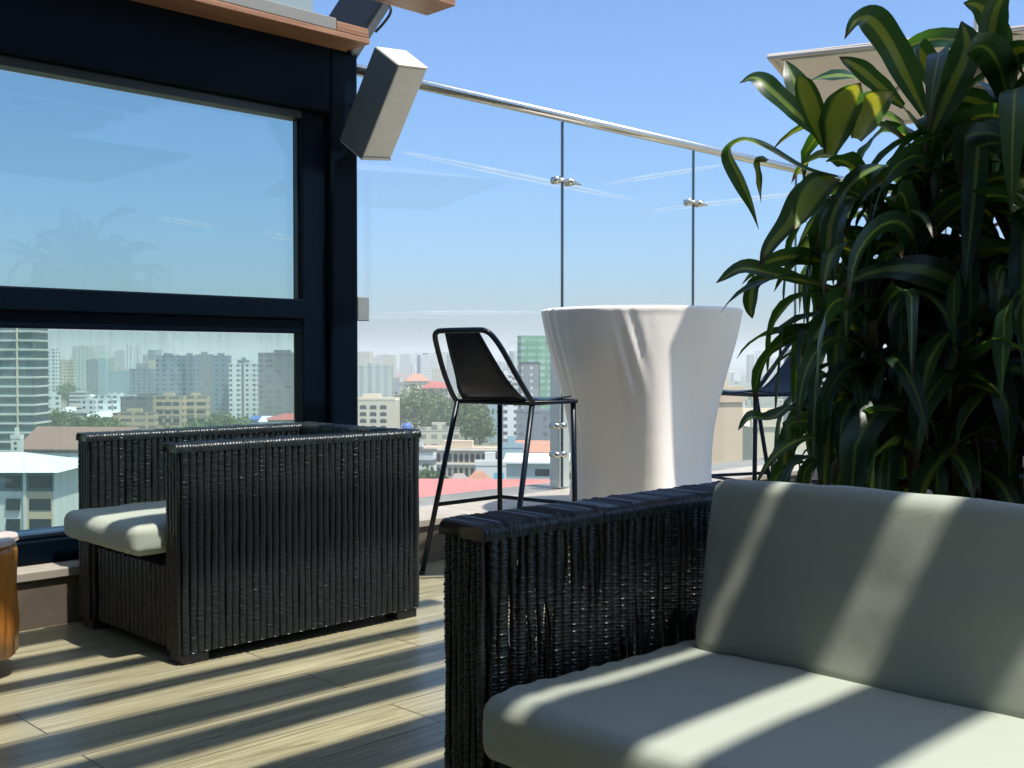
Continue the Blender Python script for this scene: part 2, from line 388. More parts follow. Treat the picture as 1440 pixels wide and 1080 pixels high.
mt = Matrix.Translation((0, 3.93, 0.16)) @ Matrix.Rotation(R(8), 4, 'X')
b.box(-3.2, 2.66, -0.02, 1.6, 0.0, 0.02, mat=mt); b.build('roof_sheet', M['white'], pg)
# inclined black strut and its cable
st = thing('black_strut', 'inclined black box strut rising from the plank end above the corner post', 'strut', tuple(survey(474, 66, 4.86)))
ax = (RT * 46 + U2 * 72 ).normalized(); sd = (RT * 50 - U2 * 31).normalized(); sd = (sd - ax * sd.dot(ax)).normalized(); dp = ax.cross(sd)
mt = Matrix((( sd.x, dp.x, ax.x, 0), (sd.y, dp.y, ax.y, 0), (sd.z, dp.z, ax.z, 0), (0, 0, 0, 1)))
b = MB(); b.box(-0.085, 0.085, -0.07, 0.07, 0.0, 0.55, mat=mt); b.build('strut_body', M['black'], st, bevel=0.012)
b = MB(); b.box(-0.012, 0.012, 0.071, 0.085, 0.02, 0.55, mat=mt); b.build('edge_strip', M['frame_edge'], st)
cb = MB(); p0 = [survey(528, 45, 4.8), survey(540, 32, 4.78), survey(549, 18, 4.77), survey(548, 6, 4.78), survey(540, -6, 4.8)]
cb.tube(catmull(p0, 6), 0.006, 8); tag(cb.build('cable', M['black'], smooth=True), 'black loose cable looping above the tilted speaker', 'cable')
# --- tilted loudspeaker
a1 = Vector((0.029618, 0.614302, -0.788515)); a2 = Vector((0.157886, -0.781833, -0.603166)); a3 = Vector((0.987013, 0.106631, 0.120146))
org = survey(561, 92, 4.5)
sp = thing('loudspeaker', 'champagne and grey box loudspeaker tilted down from the corner post', 'speaker', tuple(org))
def spbox(x0, x1, y0, y1, z0, z1):
    mt = Matrix(((a1.x, a2.x, a3.x, 0), (a1.y, a2.y, a3.y, 0), (a1.z, a2.z, a3.z, 0), (0, 0, 0, 1)))
    b = MB(); b.box(x0, x1, y0, y1, z0, z1, mat=mt); return b
LL, W2, W3 = 0.432, 0.154, 0.174
spbox(0.006, LL - 0.006, -W2, -0.004, 0.004, W3).build('cabinet', M['speaker'], sp, bevel=0.006)
spbox(0.0, LL, -W2 - 0.002, 0.0, -0.006, 0.002).build('grille', M['speaker_side'], sp, bevel=0.003)
spbox(-0.004, 0.004, -W2, 0.0, 0.0, W3).build('top_cap', M['speaker'], sp, bevel=0.003)
spbox(LL - 0.004, LL + 0.008, -W2, 0.0, 0.0, W3).build('bottom_cap', M['speaker'], sp, bevel=0.003)
bk = MB(); c0 = a1 * (LL * 0.5) + a2 * (-W2 + 0.02) + a3 * 0.06
tgt = Vector((2.93, 4.0, 2.02)) - org
bk.tube([tuple(c0), tuple(c0 * 0.5 + tgt * 0.5 + Vector((0, 0, 0.03))), tuple(tgt)], 0.016, 10)
bk.build('bracket', M['bracket'], sp, smooth=True)
b = MB(); b.box(-0.03, 0.035, -0.02, 0.02, -0.055, 0.055)
o = tag(b.build('wall_bracket', M['bracket'], bevel=0.004), 'small grey metal tab fixed to the right edge of the dark post', 'bracket'); o.location = (3.055, 4.10, 1.16)

# ------------------------------------------------------------------ wicker weaving
def ribs(mb, org, eu, ev, en, w, h, pitch=0.026, row=0.0062, seed=0, gap=0.10, spr=3, depth=0.0080):
    """upright stakes wrapped with fine strands; slits of varying width between them"""
    g = np.random.default_rng(seed); org, eu, ev, en = (np.array(q, float) for q in (org, eu, ev, en))
    nr = int(h / row); zs = np.linspace(0, h, nr * spr + 1); nring = len(zs); K = int(round(w / pitch)); p = w / K
    ang = np.linspace(0, 2 * np.pi, 8, endpoint=False)
    fidx = []
    i = np.arange(nring - 1)[:, None] * 8; j = np.arange(8)[None, :]; j2 = (j + 1) % 8
    quad = np.stack([i + j, i + j2, i + 8 + j2, i + 8 + j], -1).reshape(-1, 4)
    for k in range(K):
        ph = 0.5 * (k % 2) + g.uniform(0, 0.15)
        strand = np.abs(np.sin(np.pi * (zs / row + ph)))            # one bulge per strand
        low = np.zeros(nring); 
        for _ in range(5):
            f, q = g.uniform(2, 16), g.uniform(0, 6.28); low += np.sin(zs * f * 2 + q)
        low = np.clip(low / 3.0, -1, 1)
        half = p / 2 * ((1.03 if pitch < .022 else 1.08) - gap * np.clip(low, 0, 1) * 1.6)
        rw = half * (0.86 + 0.14 * strand); rd = depth * (0.56 + 0.44 * strand) * (1 + 0.08 * g.standard_normal()) * (1 + 0.07 * g.standard_normal(nr + 2))[np.minimum((zs / row + ph).astype(int), nr + 1)]
        cx = (k + 0.5) * p + 0.0008 * np.sin(zs * 25 + g.uniform(0, 6)) + g.normal(0, 0.0006)
        tilt = 0.0012 * np.sin(zs / row * np.pi)
        X = cx[:, None] + rw[:, None] * np.cos(ang); N = rd[:, None] * np.sin(ang); Z = zs[:, None] + tilt[:, None] * np.cos(ang) * 2
        V = org + X[..., None] * eu + Z[..., None] * ev + N[..., None] * en
        mb.add(V.reshape(-1, 3), quad.tolist())
def wrap_cap(mb, org, eu, en, w, t, hh, pitch=0.0105, seed=0):
    """rounded coping of strands wrapped across a top edge; runs along eu, thickness along en"""
    g = np.random.default_rng(seed); org, eu, en = (np.array(q, float) for q in (org, eu, en)); ez = np.array([0, 0, 1.0])
    S = int(w / pitch); xs = np.linspace(0, w, S * 4 + 1)
    prof = []
    r = min(0.013, t / 2 - 0.001)
    for cx, a0 in ((t / 2 - r, 0), (-t / 2 + r, 90)):
        for a in range(0, 91, 18): prof.append((cx + r * math.cos(R(a0 + a)), hh - r + r * math.sin(R(a0 + a)), math.cos(R(a0 + a)), math.sin(R(a0 + a))))
    prof = [(t / 2, 0, 1, 0)] + prof + [(-t / 2, 0, -1, 0)]
    prof = np.array(prof); n = len(prof)
    bul = 0.0030 * np.abs(np.sin(np.pi * xs / pitch)) + 0.0012 * g.standard_normal(len(xs))
    sk = 0.006
    Y = prof[None, :, 0] + bul[:, None] * prof[None, :, 2]; Z = prof[None, :, 1] + bul[:, None] * prof[None, :, 3]
    X = xs[:, None] + sk * (prof[None, :, 0] / t)
    V = org + X[..., None] * eu + Y[..., None] * en + Z[..., None] * ez
    m = len(xs); i = np.arange(m - 1)[:, None] * n; j = np.arange(n - 1)[None, :]
    q = np.stack([i + j, i + j + 1, i + n + j + 1, i + n + j], -1).reshape(-1, 4)
    mb.add(V.reshape(-1, 3), q.tolist() + [tuple(range(n)), tuple(reversed(range((m - 1) * n, m * n)))])
EX, EY, EZ = (1, 0, 0), (0, 1, 0), (0, 0, 1)
def wicker_arm(name, parent, x0, x1, y0, y1, z0, z1, pitch, row, seed, gap, front=True, back=True, spr=3):
    mb = MB(); ch = 0.024
    ribs(mb, (x0 + .012, y0 + .008, z0), EX, EZ, EY, x1 - x0 - .024, z1 - z0 - ch + .01, pitch, row, seed, gap, spr)
    ribs(mb, (x0 + .012, y1 - .008, z0), EX, EZ, EY, x1 - x0 - .024, z1 - z0 - ch + .01, pitch, row, seed + 1, gap * 1.5, spr)
    ribs(mb, (x0 + .008, y0 + .012, z0), EY, EZ, EX, y1 - y0 - .024, z1 - z0 - ch + .01, pitch * 0.8, row, seed + 2, gap * .5, spr)
    if back: ribs(mb, (x1 - .008, y0 + .012, z0), EY, EZ, EX, y1 - y0 - .024, z1 - z0 - ch + .01, pitch, row, seed + 3, gap, spr)
    wrap_cap(mb, (x0 - .002, (y0 + y1) / 2, z1 - ch), EX, EY, x1 - x0 + .004, y1 - y0 - .006, ch, seed=seed)
    o = mb.build(name, M['wicker'], parent, smooth=True)
    fr = MB()                                              # hidden tube frame inside the weave
    for xx in (x0 + .03, x1 - .03):
        for yy in (y0 + .03, y1 - .03): fr.box(xx - .011, xx + .011, yy - .011, yy + .011, z0 - .005, z1 - ch)
    fr.box(x0 + .03, x1 - .03, y0 + .02, y1 - .02, z0 - .004, z0 + .018)
    fr.build('tube_frame', M['wicker_dark'], o)
    return o
def wicker_face(name, parent, org, eu, en, w, h, pitch, row, seed, gap, backing):
    mb = MB(); ribs(mb, org, eu, EZ, en, w, h, pitch, row, seed, gap)
    o = mb.build(name, M['wicker'], parent, smooth=True)
    if backing:
        bb = MB(); bb.box(*backing); bb.build('inner_board', M['wicker_dark'], o)
    return o

# ------------------------------------------------------------------ cushions
def cushion(name, parent, size, loc, rot=(0, 0, 0), puff=0.02, rad=0.045, n=26, seed=0, crease=0.004, sag=0.0):
    sx, sy, sz = (q / 2 for q in size); bm = bmesh.new()
    bmesh.ops.create_cube(bm, size=2.0)
    bmesh.ops.subdivide_edges(bm, edges=bm.edges[:], cuts=n, use_grid_fill=True)
    off = Vector((seed * 3.7, seed * 1.3, 0))
    for v in bm.verts:
        c = v.co.copy()
        # spread samples towards the edges so the rounding is smooth
        q = Vector((math.sin(c.x * math.pi / 2), math.sin(c.y * math.pi / 2), math.sin(c.z * math.pi / 2)))
        p = Vector((q.x * sx, q.y * sy, q.z * sz))
        inner = Vector((max(-sx + rad, min(sx - rad, p.x)), max(-sy + rad, min(sy - rad, p.y)), max(-sz + rad, min(sz - rad, p.z))))
        d = p - inner
        if d.length > 1e-6: p = inner + d.normalized() * rad * min(1.0, d.length / rad if d.length < rad else 1.0)
        bx = (1 - (p.x / sx) ** 2); by = (1 - (p.y / sy) ** 2); bz = (1 - (p.z / sz) ** 2)
        p.z += puff * max(0, bx) ** .6 * max(0, by) ** .6 * (1 if p.z > 0 else -0.3) * abs(q.z)
        p.x += puff * 1.1 * max(0, by) ** .5 * max(0, bz) * q.x * (1 if abs(q.x) > .8 else 0) * abs(q.x)
        p.y += puff * .5 * max(0, bx) ** .5 * max(0, bz) * q.y * (1 if abs(q.y) > .8 else 0) * abs(q.y)
        edge = 1 - min(1, min(abs(sx - abs(p.x)), abs(sy - abs(p.y))) / 0.16)
        # puckers that fan in from the seams, long soft creases on the panels
        pk = math.sin((p.x if abs(q.y) > abs(q.x) else p.y) * 95 + noise.noise(p * 9 + off) * 5)
        fold = noise.noise(Vector((p.x * 3.2, p.y * 3.2, p.z * 3)) + off) + .5 * noise.noise(Vector((p.x * 9, p.y * 5, p.z * 6)) + off)
        nrm = Vector((q.x ** 5 / sx, q.y ** 5 / sy, q.z ** 5 / sz)).normalized()
        p += nrm * (crease * pk * max(0, edge) ** 2 * .5 + crease * 1.4 * fold)
        if sag: p.z -= sag * max(0, bx) * max(0, by)
        v.co = p
    me = bpy.data.meshes.new(name); bm.to_mesh(me); bm.free()
    for f in me.polygons: f.use_smooth = True
    me.materials.append(M['fabric'])
    o = bpy.data.objects.new(name, me); COL.objects.link(o); o.parent = parent; o.location = loc; o.rotation_euler = rot
    return o

# ------------------------------------------------------------------ armchair  (faces -X)
ac = thing('wicker_armchair', 'black wicker armchair with one grey seat cushion by the window wall', 'armchair', (2.07, 3.42, 0))
X0, X1, Y0, Y1, Z0, Z1 = -0.47, 0.48, -0.365, 0.375, 0.035, 0.672
wicker_arm('arm', ac, X0, X1, Y0, Y0 + .105, Z0, Z1, 0.0245, 0.0075, 11, 0.10)
wicker_arm('arm', ac, X0, X1, Y1 - .105, Y1, Z0, Z1, 0.0245, 0.0075, 21, 0.08)
mb = MB(); ribs(mb, (X1 - .085, Y0 + .11, Z0), EY, EZ, EX, Y1 - Y0 - .22, Z1 - Z0 - .04, 0.031, 0.0068, 31, .1, 2)
ribs(mb, (X1 - .01, Y0 + .11, Z0), EY, EZ, EX, Y1 - Y0 - .22, Z1 - Z0 - .04, 0.031, 0.0068, 32, .1, 2)
wrap_cap(mb, (X1 - .048, Y0 + .105, Z1 - .045), EY, EX, Y1 - Y0 - .21, .095, .045, seed=5)
mb.build('back_panel', M['wicker'], ac, smooth=True)
wicker_face('front_panel', ac, (X0 + .03, Y0 + .108, Z0), EY, EX, Y1 - Y0 - .216, .25, 0.031, 0.0068, 41, .06, (X0 + .05, X1 - .1, Y0 + .11, Y1 - .11, Z0, .285))
cushion('seat_cushion', ac, (0.92, 0.528, 0.090), (X0 - .09 + .46, 0.005, 0.376), puff=0.010, rad=0.026, seed=2, crease=0.0045)
for sx in (X0 + .06, X1 - .06):
    for sy in (Y0 + .055, Y1 - .055):
        b = MB(); b.box(sx - .045, sx + .045, sy - .04, sy + .04, 0, Z0 - .002); b.build('foot', M['plastic'], ac, bevel=.004)

# ------------------------------------------------------------------ sofa (faces -X)
so_ = thing('wicker_sofa', 'large black wicker sofa with sage grey cushions in the foreground', 'sofa', (1.6, 0.35, 0))
SX0, SX1, SY0, SY1, SZ1 = -0.40, 0.47, -1.15, 1.05, 0.662
wicker_arm('arm', so_, SX0, SX1 - .02, SY1 - .12, SY1, Z0, SZ1, 0.0215, 0.0062, 51, 0.55, back=False)
wicker_arm('arm', so_, SX0, SX1 - .02, SY0, SY0 + .12, Z0, SZ1, 0.0255, 0.0060, 61, 0.15, back=False)
mb = MB(); ribs(mb, (SX1 - .012, SY0, Z0), EY, EZ, EX, SY1 - SY0, SZ1 - Z0 - .05, 0.0255, 0.0060, 71, .12, 2)
wrap_cap(mb, (SX1 - .05, SY0, SZ1 - .05), EY, EX, SY1 - SY0, .10, .045, seed=8)
o = mb.build('back_panel', M['wicker'], so_, smooth=True)
bb = MB(); bb.box(SX1 - .09, SX1 - .06, SY0 + .13, SY1 - .13, Z0, SZ1 - .06); bb.build('inner_board', M['wicker_dark'], o)
wicker_face('front_panel', so_, (SX0 + .025, SY0 + .122, Z0), EY, EX, SY1 - SY0 - .244, .25, 0.0255, 0.0060, 81, .06, (SX0 + .05, SX1 - .1, SY0 + .125, SY1 - .125, Z0, .282))
cushion('seat_cushion', so_, (0.60, 1.90, 0.100), (SX0 - .045 + .30, -0.055, 0.358), puff=0.009, rad=0.026, seed=5, crease=0.0045, n=40)
cushion('back_cushion', so_, (0.15, 1.86, 0.322), (0.121, -0.090, 0.542), rot=(0, R(11), 0), puff=0.004, rad=0.026, seed=9, crease=0.005, n=40)
for sx in (SX0 + .06, SX1 - .06):
    for sy in (SY0 + .06, SY1 - .06):
        b = MB(); b.box(sx - .045, sx + .045, sy - .04, sy + .04, 0, Z0 - .002); b.build('foot', M['plastic'], so_, bevel=.004)

# ------------------------------------------------------------------ cocktail table in a stretch cover
tc = thing('cocktail_table', 'tall round cocktail table in a white stretch cover between two bar stools', 'table', (4.075, 3.28, 0))
prof = [(.425, .0), (.405, .06), (.372, .16), (.340, .30), (.329, .42), (.331, .50), (.341, .61), (.367, .745), (.404, .88), (.441, 1.01), (.461, 1.10), (.470, 1.15)]
zs = [p[1] for p in prof]; rs = [p[0] for p in prof]
n = 220; V = []; NZ = 80
seam = math.atan2((survey(908, 520, 4.75) - Vector(tc.location)).y, (survey(908, 520, 4.75) - Vector(tc.location)).x)
for i in range(NZ + 1):
    z = 1.15 * i / NZ; r0 = float(np.interp(z, zs, rs))
    for j in range(n):
        q = 2 * math.pi * j / n
        low = max(0, 1 - z / .45); r = r0 * (1 + 0.06 * low * math.cos(4 * (q - seam - .6)))
        d = (q - seam + math.pi) % (2 * math.pi) - math.pi
        line = .465 + .035 * (1 - z / 1.15); r += max(0, line - r) * .80 * math.exp(-((d - .13) / .30) ** 2)
        # slack puckers to one side of the seam, upright folds further round
        r += 0.013 * math.exp(-((d + .17) / .13) ** 2) * math.exp(-((z - .93) / .17) ** 2) * math.sin(d * 42 + z * 26)
        r += 0.006 * math.exp(-((d + 1.15) / .22) ** 2) * math.sin(d * 40 + z * 3) * min(1, z / .5)
        r += 0.0022 * math.exp(-(d / .012) ** 2) * (-1 if d > 0 else 1)
        r += 0.0035 * noise.noise(Vector((math.cos(q) * 3, math.sin(q) * 3, z * 1.6)))
        V.append((r * math.cos(q), r * math.sin(q), z + (z / 1.15) ** 6 * (.006 * noise.noise(Vector((math.cos(q) * 2.2, math.sin(q) * 2.2, 3))) - .004 * math.exp(-(d / .06) ** 2))))
f = [(i * n + j, i * n + (j + 1) % n, (i + 1) * n + (j + 1) % n, (i + 1) * n + j) for i in range(NZ) for j in range(n)]
k0 = len(V)
for rr, zz in ((.466, 1.158), (.455, 1.162), (.30, 1.1615)):
    V += [(rr * math.cos(2 * math.pi * j / n), rr * math.sin(2 * math.pi * j / n), zz) for j in range(n)]
NZ2 = NZ + 3
f += [(i * n + j, i * n + (j + 1) % n, (i + 1) * n + (j + 1) % n, (i + 1) * n + j) for i in range(NZ, NZ2) for j in range(n)]
f.append(tuple(range(NZ2 * n, NZ2 * n + n)))
mb = MB(); mb.add(V, f); mb.build('stretch_cover', M['cloth'], tc, smooth=True)

# ------------------------------------------------------------------ bar stools
def make_stool(label, loc, rz):
    t = thing('bar_stool', label, 'bar stool', loc, rz, 'black metal bar stools at the cocktail table')
    w = .205; xr, xf, zs_ = -.15, .16, .748
    feet = {(-1, 1): (-.27, .30), (-1, -1): (-.29, -.19), (1, 1): (.17, .215), (1, -1): (.17, -.205)}
    b = MB(); b.tube(catmull([(xr, -w, zs_), (xr, w, zs_)], 2) + catmull([(xf - .02, w, zs_), (xf, w - .02, zs_), (xf, -w + .02, zs_), (xf - .02, -w, zs_)], 4), .010, 10, closed=True)
    b.build('seat_frame', M['stool'], t, smooth=True)
    for (sx, sy), (fx, fy) in feet.items():
        b = MB(); p = (xr if sx < 0 else xf - .008, sy * w * .98, zs_)
        b.tube([p, (fx, fy, .004)], .0118, 10); lg = b.build('leg', M['stool'], t, smooth=True)
        c = MB(); c.tube([(fx, fy, 0), (fx, fy, .014)], .014, 10); c.build('foot_cap', M['plastic'], lg)
    def at(k, z):
        fx, fy = feet[k]; s = z / zs_; p = (xr if k[0] < 0 else xf - .008, k[1] * w * .98)
        return (fx + (p[0] - fx) * s, fy + (p[1] - fy) * s, z)
    zf = .30
    b = MB(); b.tube([at((-1, 1), zf), at((1, 1), zf), at((1, -1), zf), at((-1, -1), zf)], .009, 10); b.build('footrest', M['stool'], t, smooth=True)
    pts = [(xr, -w, zs_), (-.185, -.203, .785), (-.25, -.19, .87), (-.315, -.170, .97), (-.355, -.150, 1.025), (-.368, -.125, 1.043), (-.37, -.09, 1.047), (-.37, .09, 1.047), (-.368, .125, 1.043), (-.355, .150, 1.025), (-.315, .170, .97), (-.25, .19, .87), (-.185, .203, .785), (xr, w, zs_)]
    b = MB(); b.tube(catmull(pts, 5), .0115, 12); b.build('back_rail', M['stool'], t, smooth=True)
    pr = catmull([(.165, 0, .757), (.09, 0, .752), (0, 0, .745), (-.09, 0, .748), (-.15, 0, .762), (-.20, 0, .800), (-.245, 0, .86), (-.31, 0, .955), (-.366, 0, 1.045)], 4)
    wd = np.interp(np.linspace(0, 1, len(pr)), [0, .12, .3, .45, .55, .65, .8, 1], [.185, .192, .195, .182, .165, .152, .122, .088])
    V = []
    for p, hw in zip(pr, wd):
        for s in np.linspace(-1, 1, 9): V.append((p.x, s * hw, p.z + .012 * s * s * (1 if p.x > -.12 else 0)))
    f = [(i * 9 + j, i * 9 + j + 1, i * 9 + j + 10, i * 9 + j + 9) for i in range(len(pr) - 1) for j in range(8)]
    b = MB(); b.add(V, f); o = b.build('seat_shell', M['stool'], t, smooth=True)
    m = o.modifiers.new('thickness', 'SOLIDIFY'); m.thickness = .005; m.offset = 0
    return t
make_stool('black metal bar stool left of the white cocktail table', (3.36, 3.40, 0), R(8.5))
make_stool('black metal bar stool half hidden between the white cocktail table and the plant', (5.0, 3.25, 0), R(160))

# ------------------------------------------------------------------ log table
lt = thing('log_side_table', 'low varnished tree trunk side table cut by the left edge of the photo', 'side table', (1.062, 3.44, 0))
wob = lambda q, z: .035 * math.sin(3 * q + 1) + .02 * math.sin(7 * q + z * 4) + .012 * math.sin(15 * q) + .01 * math.sin(z * 14 + 2 * q)
b = MB(); b.lathe([(.185, .055), (.196, .065), (.198, .15), (.192, .25), (.197, .36), (.190, .385)], 90, wob=wob); b.build('trunk', M['log'], lt, smooth=True)
b = MB(); b.lathe([(.193, .386), (.200, .39), (.198, .402), (.185, .405)], 90, wob=lambda q, z: wob(q, .38)); b.build('top', M['log_top'], lt)
for a in (0.0, 2.1, 4.2):
    b = MB(); b.lathe([(.022, 0), (.028, .03), (.028, .054)], 14, (.13 * math.cos(a - .9), .13 * math.sin(a - .9), 0)); b.build('foot', M['plastic'], lt, smooth=True)

# ------------------------------------------------------------------ parasol
pc = survey(1082, 79, 4.45); d1 = (RT * .907 - FW * .42); d2 = (RT * .42 + FW * .907)
cen = pc + d1 * 0.75 + d2 * 0.75
ps = thing('square_parasol', 'flat square beige parasol behind the leafy plant', 'parasol', (cen.x, cen.y, 0))
def pk(a, c, z): q = pc + d1 * a + d2 * c - cen; return (q.x, q.y, z)
zc = pc.z; ap = zc + .20; NN = 12
V = []; 
for i in range(NN + 1):
    for j in range(NN + 1):
        a, c = 1.5 * i / NN, 1.5 * j / NN; e = max(abs(a - 0.75), abs(c - 0.75)) / 0.75
        V.append(pk(a, c, zc + .20 * (1 - e) - .015 * math.sin(math.pi * i / NN) * math.sin(math.pi * j / NN)))
f = [(i * (NN + 1) + j, i * (NN + 1) + j + 1, (i + 1) * (NN + 1) + j + 1, (i + 1) * (NN + 1) + j) for i in range(NN) for j in range(NN)]
b = MB(); b.add(V, f); o = b.build('canopy', M['parasol'], ps); m = o.modifiers.new('t', 'SOLIDIFY'); m.thickness = .006
b = MB(); b.tube([pk(0, 0, zc - .004), pk(1.5, 0, zc - .004), pk(1.5, 1.5, zc - .004), pk(0, 1.5, zc - .004)], .013, 8, closed=True); b.build('hem', M['parasol'], ps)
for i, j in ((0, 0), (1.5, 0), (1.5, 1.5), (0, 1.5)):
    b = MB(); b.tube([pk(0.75, 0.75, ap - .02), pk(i * .97 + .04, j * .97 + .04, zc - .004)], .010, 8); b.build('rib', M['bracket'], ps, smooth=True)
b = MB(); b.tube([(0, 0, .02), (0, 0, ap + .06)], .024, 14); b.build('pole', M['bracket'], ps, smooth=True)
b = MB(); b.lathe([(.28, 0), (.28, .05), (.05, .07), (.035, .25)], 24); b.build('base', M['planter'], ps)

# ------------------------------------------------------------------ planter and plants
pb = thing('stone_planter', 'grey stone planter trough holding the corn plants behind the sofa', 'planter', (3.15, 1.3, 0))
b = MB(); b.box(-.42, .42, -1.9, .95, 0, .40); b.build('trough', M['planter'], pb, bevel=.008)
b = MB(); b.box(-.37, .37, -1.85, .90, .402, .412); b.build('soil', M['soil'], pb)

class Leaves:
    def __init__(s): s.v = []; s.f = []; s.uv = []; s.tone = []
    def strip(s, P, width, side0, tone, fold=.35, seed=0, wavy=.0, curl=0.0):
        """P: centre line; width(t); side vector carried along; a shallow V section"""
        k = len(P); base = len(s.v); side = Vector(side0)
        for i in range(k):
            t = i / (k - 1); T = (P[min(k - 1, i + 1)] - P[max(0, i - 1)]).normalized()
            side = (side - T * side.dot(T)); side = side.normalized() if side.length > 1e-5 else T.orthogonal().normalized()
            if curl: side = Matrix.Rotation(curl / k, 3, T) @ side
            nr = T.cross(side); wdt = width(t)
            for j, u in enumerate((-1, -.5, 0, .5, 1)):
                off = side * (u * wdt) + nr * (abs(u) * wdt * fold + wavy * wdt * math.sin(t * 17 + seed + u * 2) * abs(u))
                s.v.append(P[i] + off); s.uv.append(((u + 1) / 2, t)); s.tone.append(tone)
        for i in range(k - 1):
            for j in range(4):
                a = base + i * 5 + j; s.f.append((a, a + 1, a + 6, a + 5))
    def leaf(s, base, az_, elev, length, width, droop, g, tone):
        k = 15; P = [Vector(base)]; el_ = elev; a = az_; tw = g.normal(0, .5)
        kink = g.uniform(.3, .8) if g.uniform() < .38 else 9; kd = g.uniform(.7, 1.7)
        for i in range(k - 1):
            t = i / (k - 1); el_ = elev - droop * (t ** 1.25) - (kd if t > kink else 0); a += tw * .06
            el_ = max(el_, -1.48)
            P.append(P[-1] + Vector((math.cos(el_) * math.cos(a), math.cos(el_) * math.sin(a), math.sin(el_))) * (length / (k - 1)))
        side = Vector((-math.sin(az_), math.cos(az_), g.normal(0, .35)))
        s.strip(P, lambda t: width * (.30 + .70 * min(1, (t / .35)) ** .7) * max(.03, (1 - max(0, (t - .55) / .45) ** 1.8)), side, tone, fold=g.uniform(.05, .5), seed=g.uniform(0, 6), wavy=g.uniform(.1, .38), curl=g.normal(0, .9))
    def build(s, name, parent, org):
        me = bpy.data.meshes.new(name); me.from_pydata([tuple(q - org) for q in s.v], [], s.f)
        uvl = me.uv_layers.new(name='UVMap'); idx = np.zeros(len(me.loops), int); me.loops.foreach_get('vertex_index', idx)
        uvl.data.foreach_set('uv', np.array(s.uv)[idx].ravel())
        at = me.attributes.new('tone', 'FLOAT', 'POINT'); at.data.foreach_set('value', s.tone)
        me.polygons.foreach_set('use_smooth', [True] * len(me.polygons)); me.materials.append(M['leaf'])
        o = bpy.data.objects.new(name, me); COL.objects.link(o); o.parent = parent; return o
def plant(label, loc, crowns, heroes, seed):
    g = np.random.default_rng(seed); org = Vector(loc)
    t = thing('corn_plant', label, 'plant', loc, 0, None)
    L = Leaves()
    for (px, py, d, nl, sc) in crowns:
        top = survey(px, py, d); foot = org + Vector((g.normal(0, .10), g.normal(0, .12), -.02))
        mid = foot.lerp(top, .55) + Vector((g.normal(0, .03), g.normal(0, .03), 0)); mid.x = foot.x * .6 + top.x * .4
        b = MB(); b.tube([tuple(q - org) for q in catmull([foot, mid, top], 8)], [.022 - .008 * i / 16 for i in range(17)], 10); b.build('cane', M['stem'], t, smooth=True)
        a = g.uniform(0, 6.28)
        for i in range(nl):
            q = i / max(1, nl - 1); a += 2.4 + g.normal(0, .25)
            el_ = 1.30 - 1.15 * q + g.normal(0, .15); ln = sc * g.uniform(.36, .82) * (1 - .35 * max(0, .25 - q) / .25)
            ax_ = (top - mid).normalized(); bp = top - ax_ * (.26 * sc * q)
            dead = q > .7 and g.uniform() < .12
            L.leaf(bp, a, el_, ln * (.8 if dead else 1), sc * (.016 if dead else g.uniform(.026, .050)), g.uniform(2.1, 3.7) * (.6 + .6 * q), g, -1.0 if dead else float(np.clip(g.normal(.10, .28), 0, 1)))
    for (pts, wd, tone, tw) in heroes:
        P = catmull([survey(*p) for p in pts], 5); T = (P[-1] - P[0]).normalized(); view = (P[0] - Vector((0, 0, H))).normalized()
        sd = T.cross(view).normalized(); sd = (Matrix.Rotation(tw, 3, T) @ sd)
        L.strip(P, lambda t, wd=wd: wd * (.35 + .65 * min(1, t / .3)) * max(.04, (1 - max(0, (t - .5) / .5) ** 2)), sd, tone, .3, wavy=.1)
    L.build('foliage', t, org)
    return t
h1 = [([(1165, 200, 3.0), (1120, 160, 2.96), (1085, 128, 2.93), (1062, 110, 2.95), (1040, 117, 2.98)], .030, .25, .5),
      ([(1168, 205, 3.02), (1140, 160, 3.0), (1118, 115, 3.02), (1104, 85, 3.05)], .034, .1, .3),
      ([(1180, 250, 3.0), (1130, 238, 2.95), (1075, 208, 2.92), (1045, 198, 2.93), (1026, 214, 2.96), (1042, 252, 2.98), (1058, 290, 3.0), (1067, 322, 3.0)], .036, .15, .9),
      ([(1080, 225, 2.93), (1062, 222, 2.95), (1064, 250, 2.97), (1070, 285, 2.98)], .024, .95, .2),
      ([(1190, 300, 3.0), (1150, 268, 2.97), (1130, 275, 2.95), (1115, 310, 2.93), (1085, 345, 2.92), (1068, 375, 2.92)], .038, .6, .5),
      ([(1175, 250, 3.02), (1150, 262, 2.90), (1132, 288, 2.80), (1118, 322, 2.74)], .040, 1.0, .1),
      ([(1150, 400, 3.0), (1095, 388, 2.96), (1045, 378, 2.94), (1007, 398, 2.95)], .030, .15, .8),
      ([(1090, 388, 2.95), (1062, 400, 2.94), (1056, 430, 2.94), (1058, 448, 2.95)], .022, .4, .4),
      ([(1168, 215, 3.0), (1178, 168, 2.86), (1193, 132, 2.74), (1210, 116, 2.64)], .046, 1.0, .1),
      ([(1160, 205, 3.0), (1145, 160, 2.88), (1130, 122, 2.78), (1122, 104, 2.72)], .030, 1.0, .1),
      ([(1205, 195, 3.0), (1218, 160, 2.86), (1236, 135, 2.74), (1256, 128, 2.66)], .042, 1.0, .1),
      ([(1110, 570, 2.95), (1085, 588, 2.93), (1055, 588, 2.92), (1038, 605, 2.93)], .028, .15, .9)]
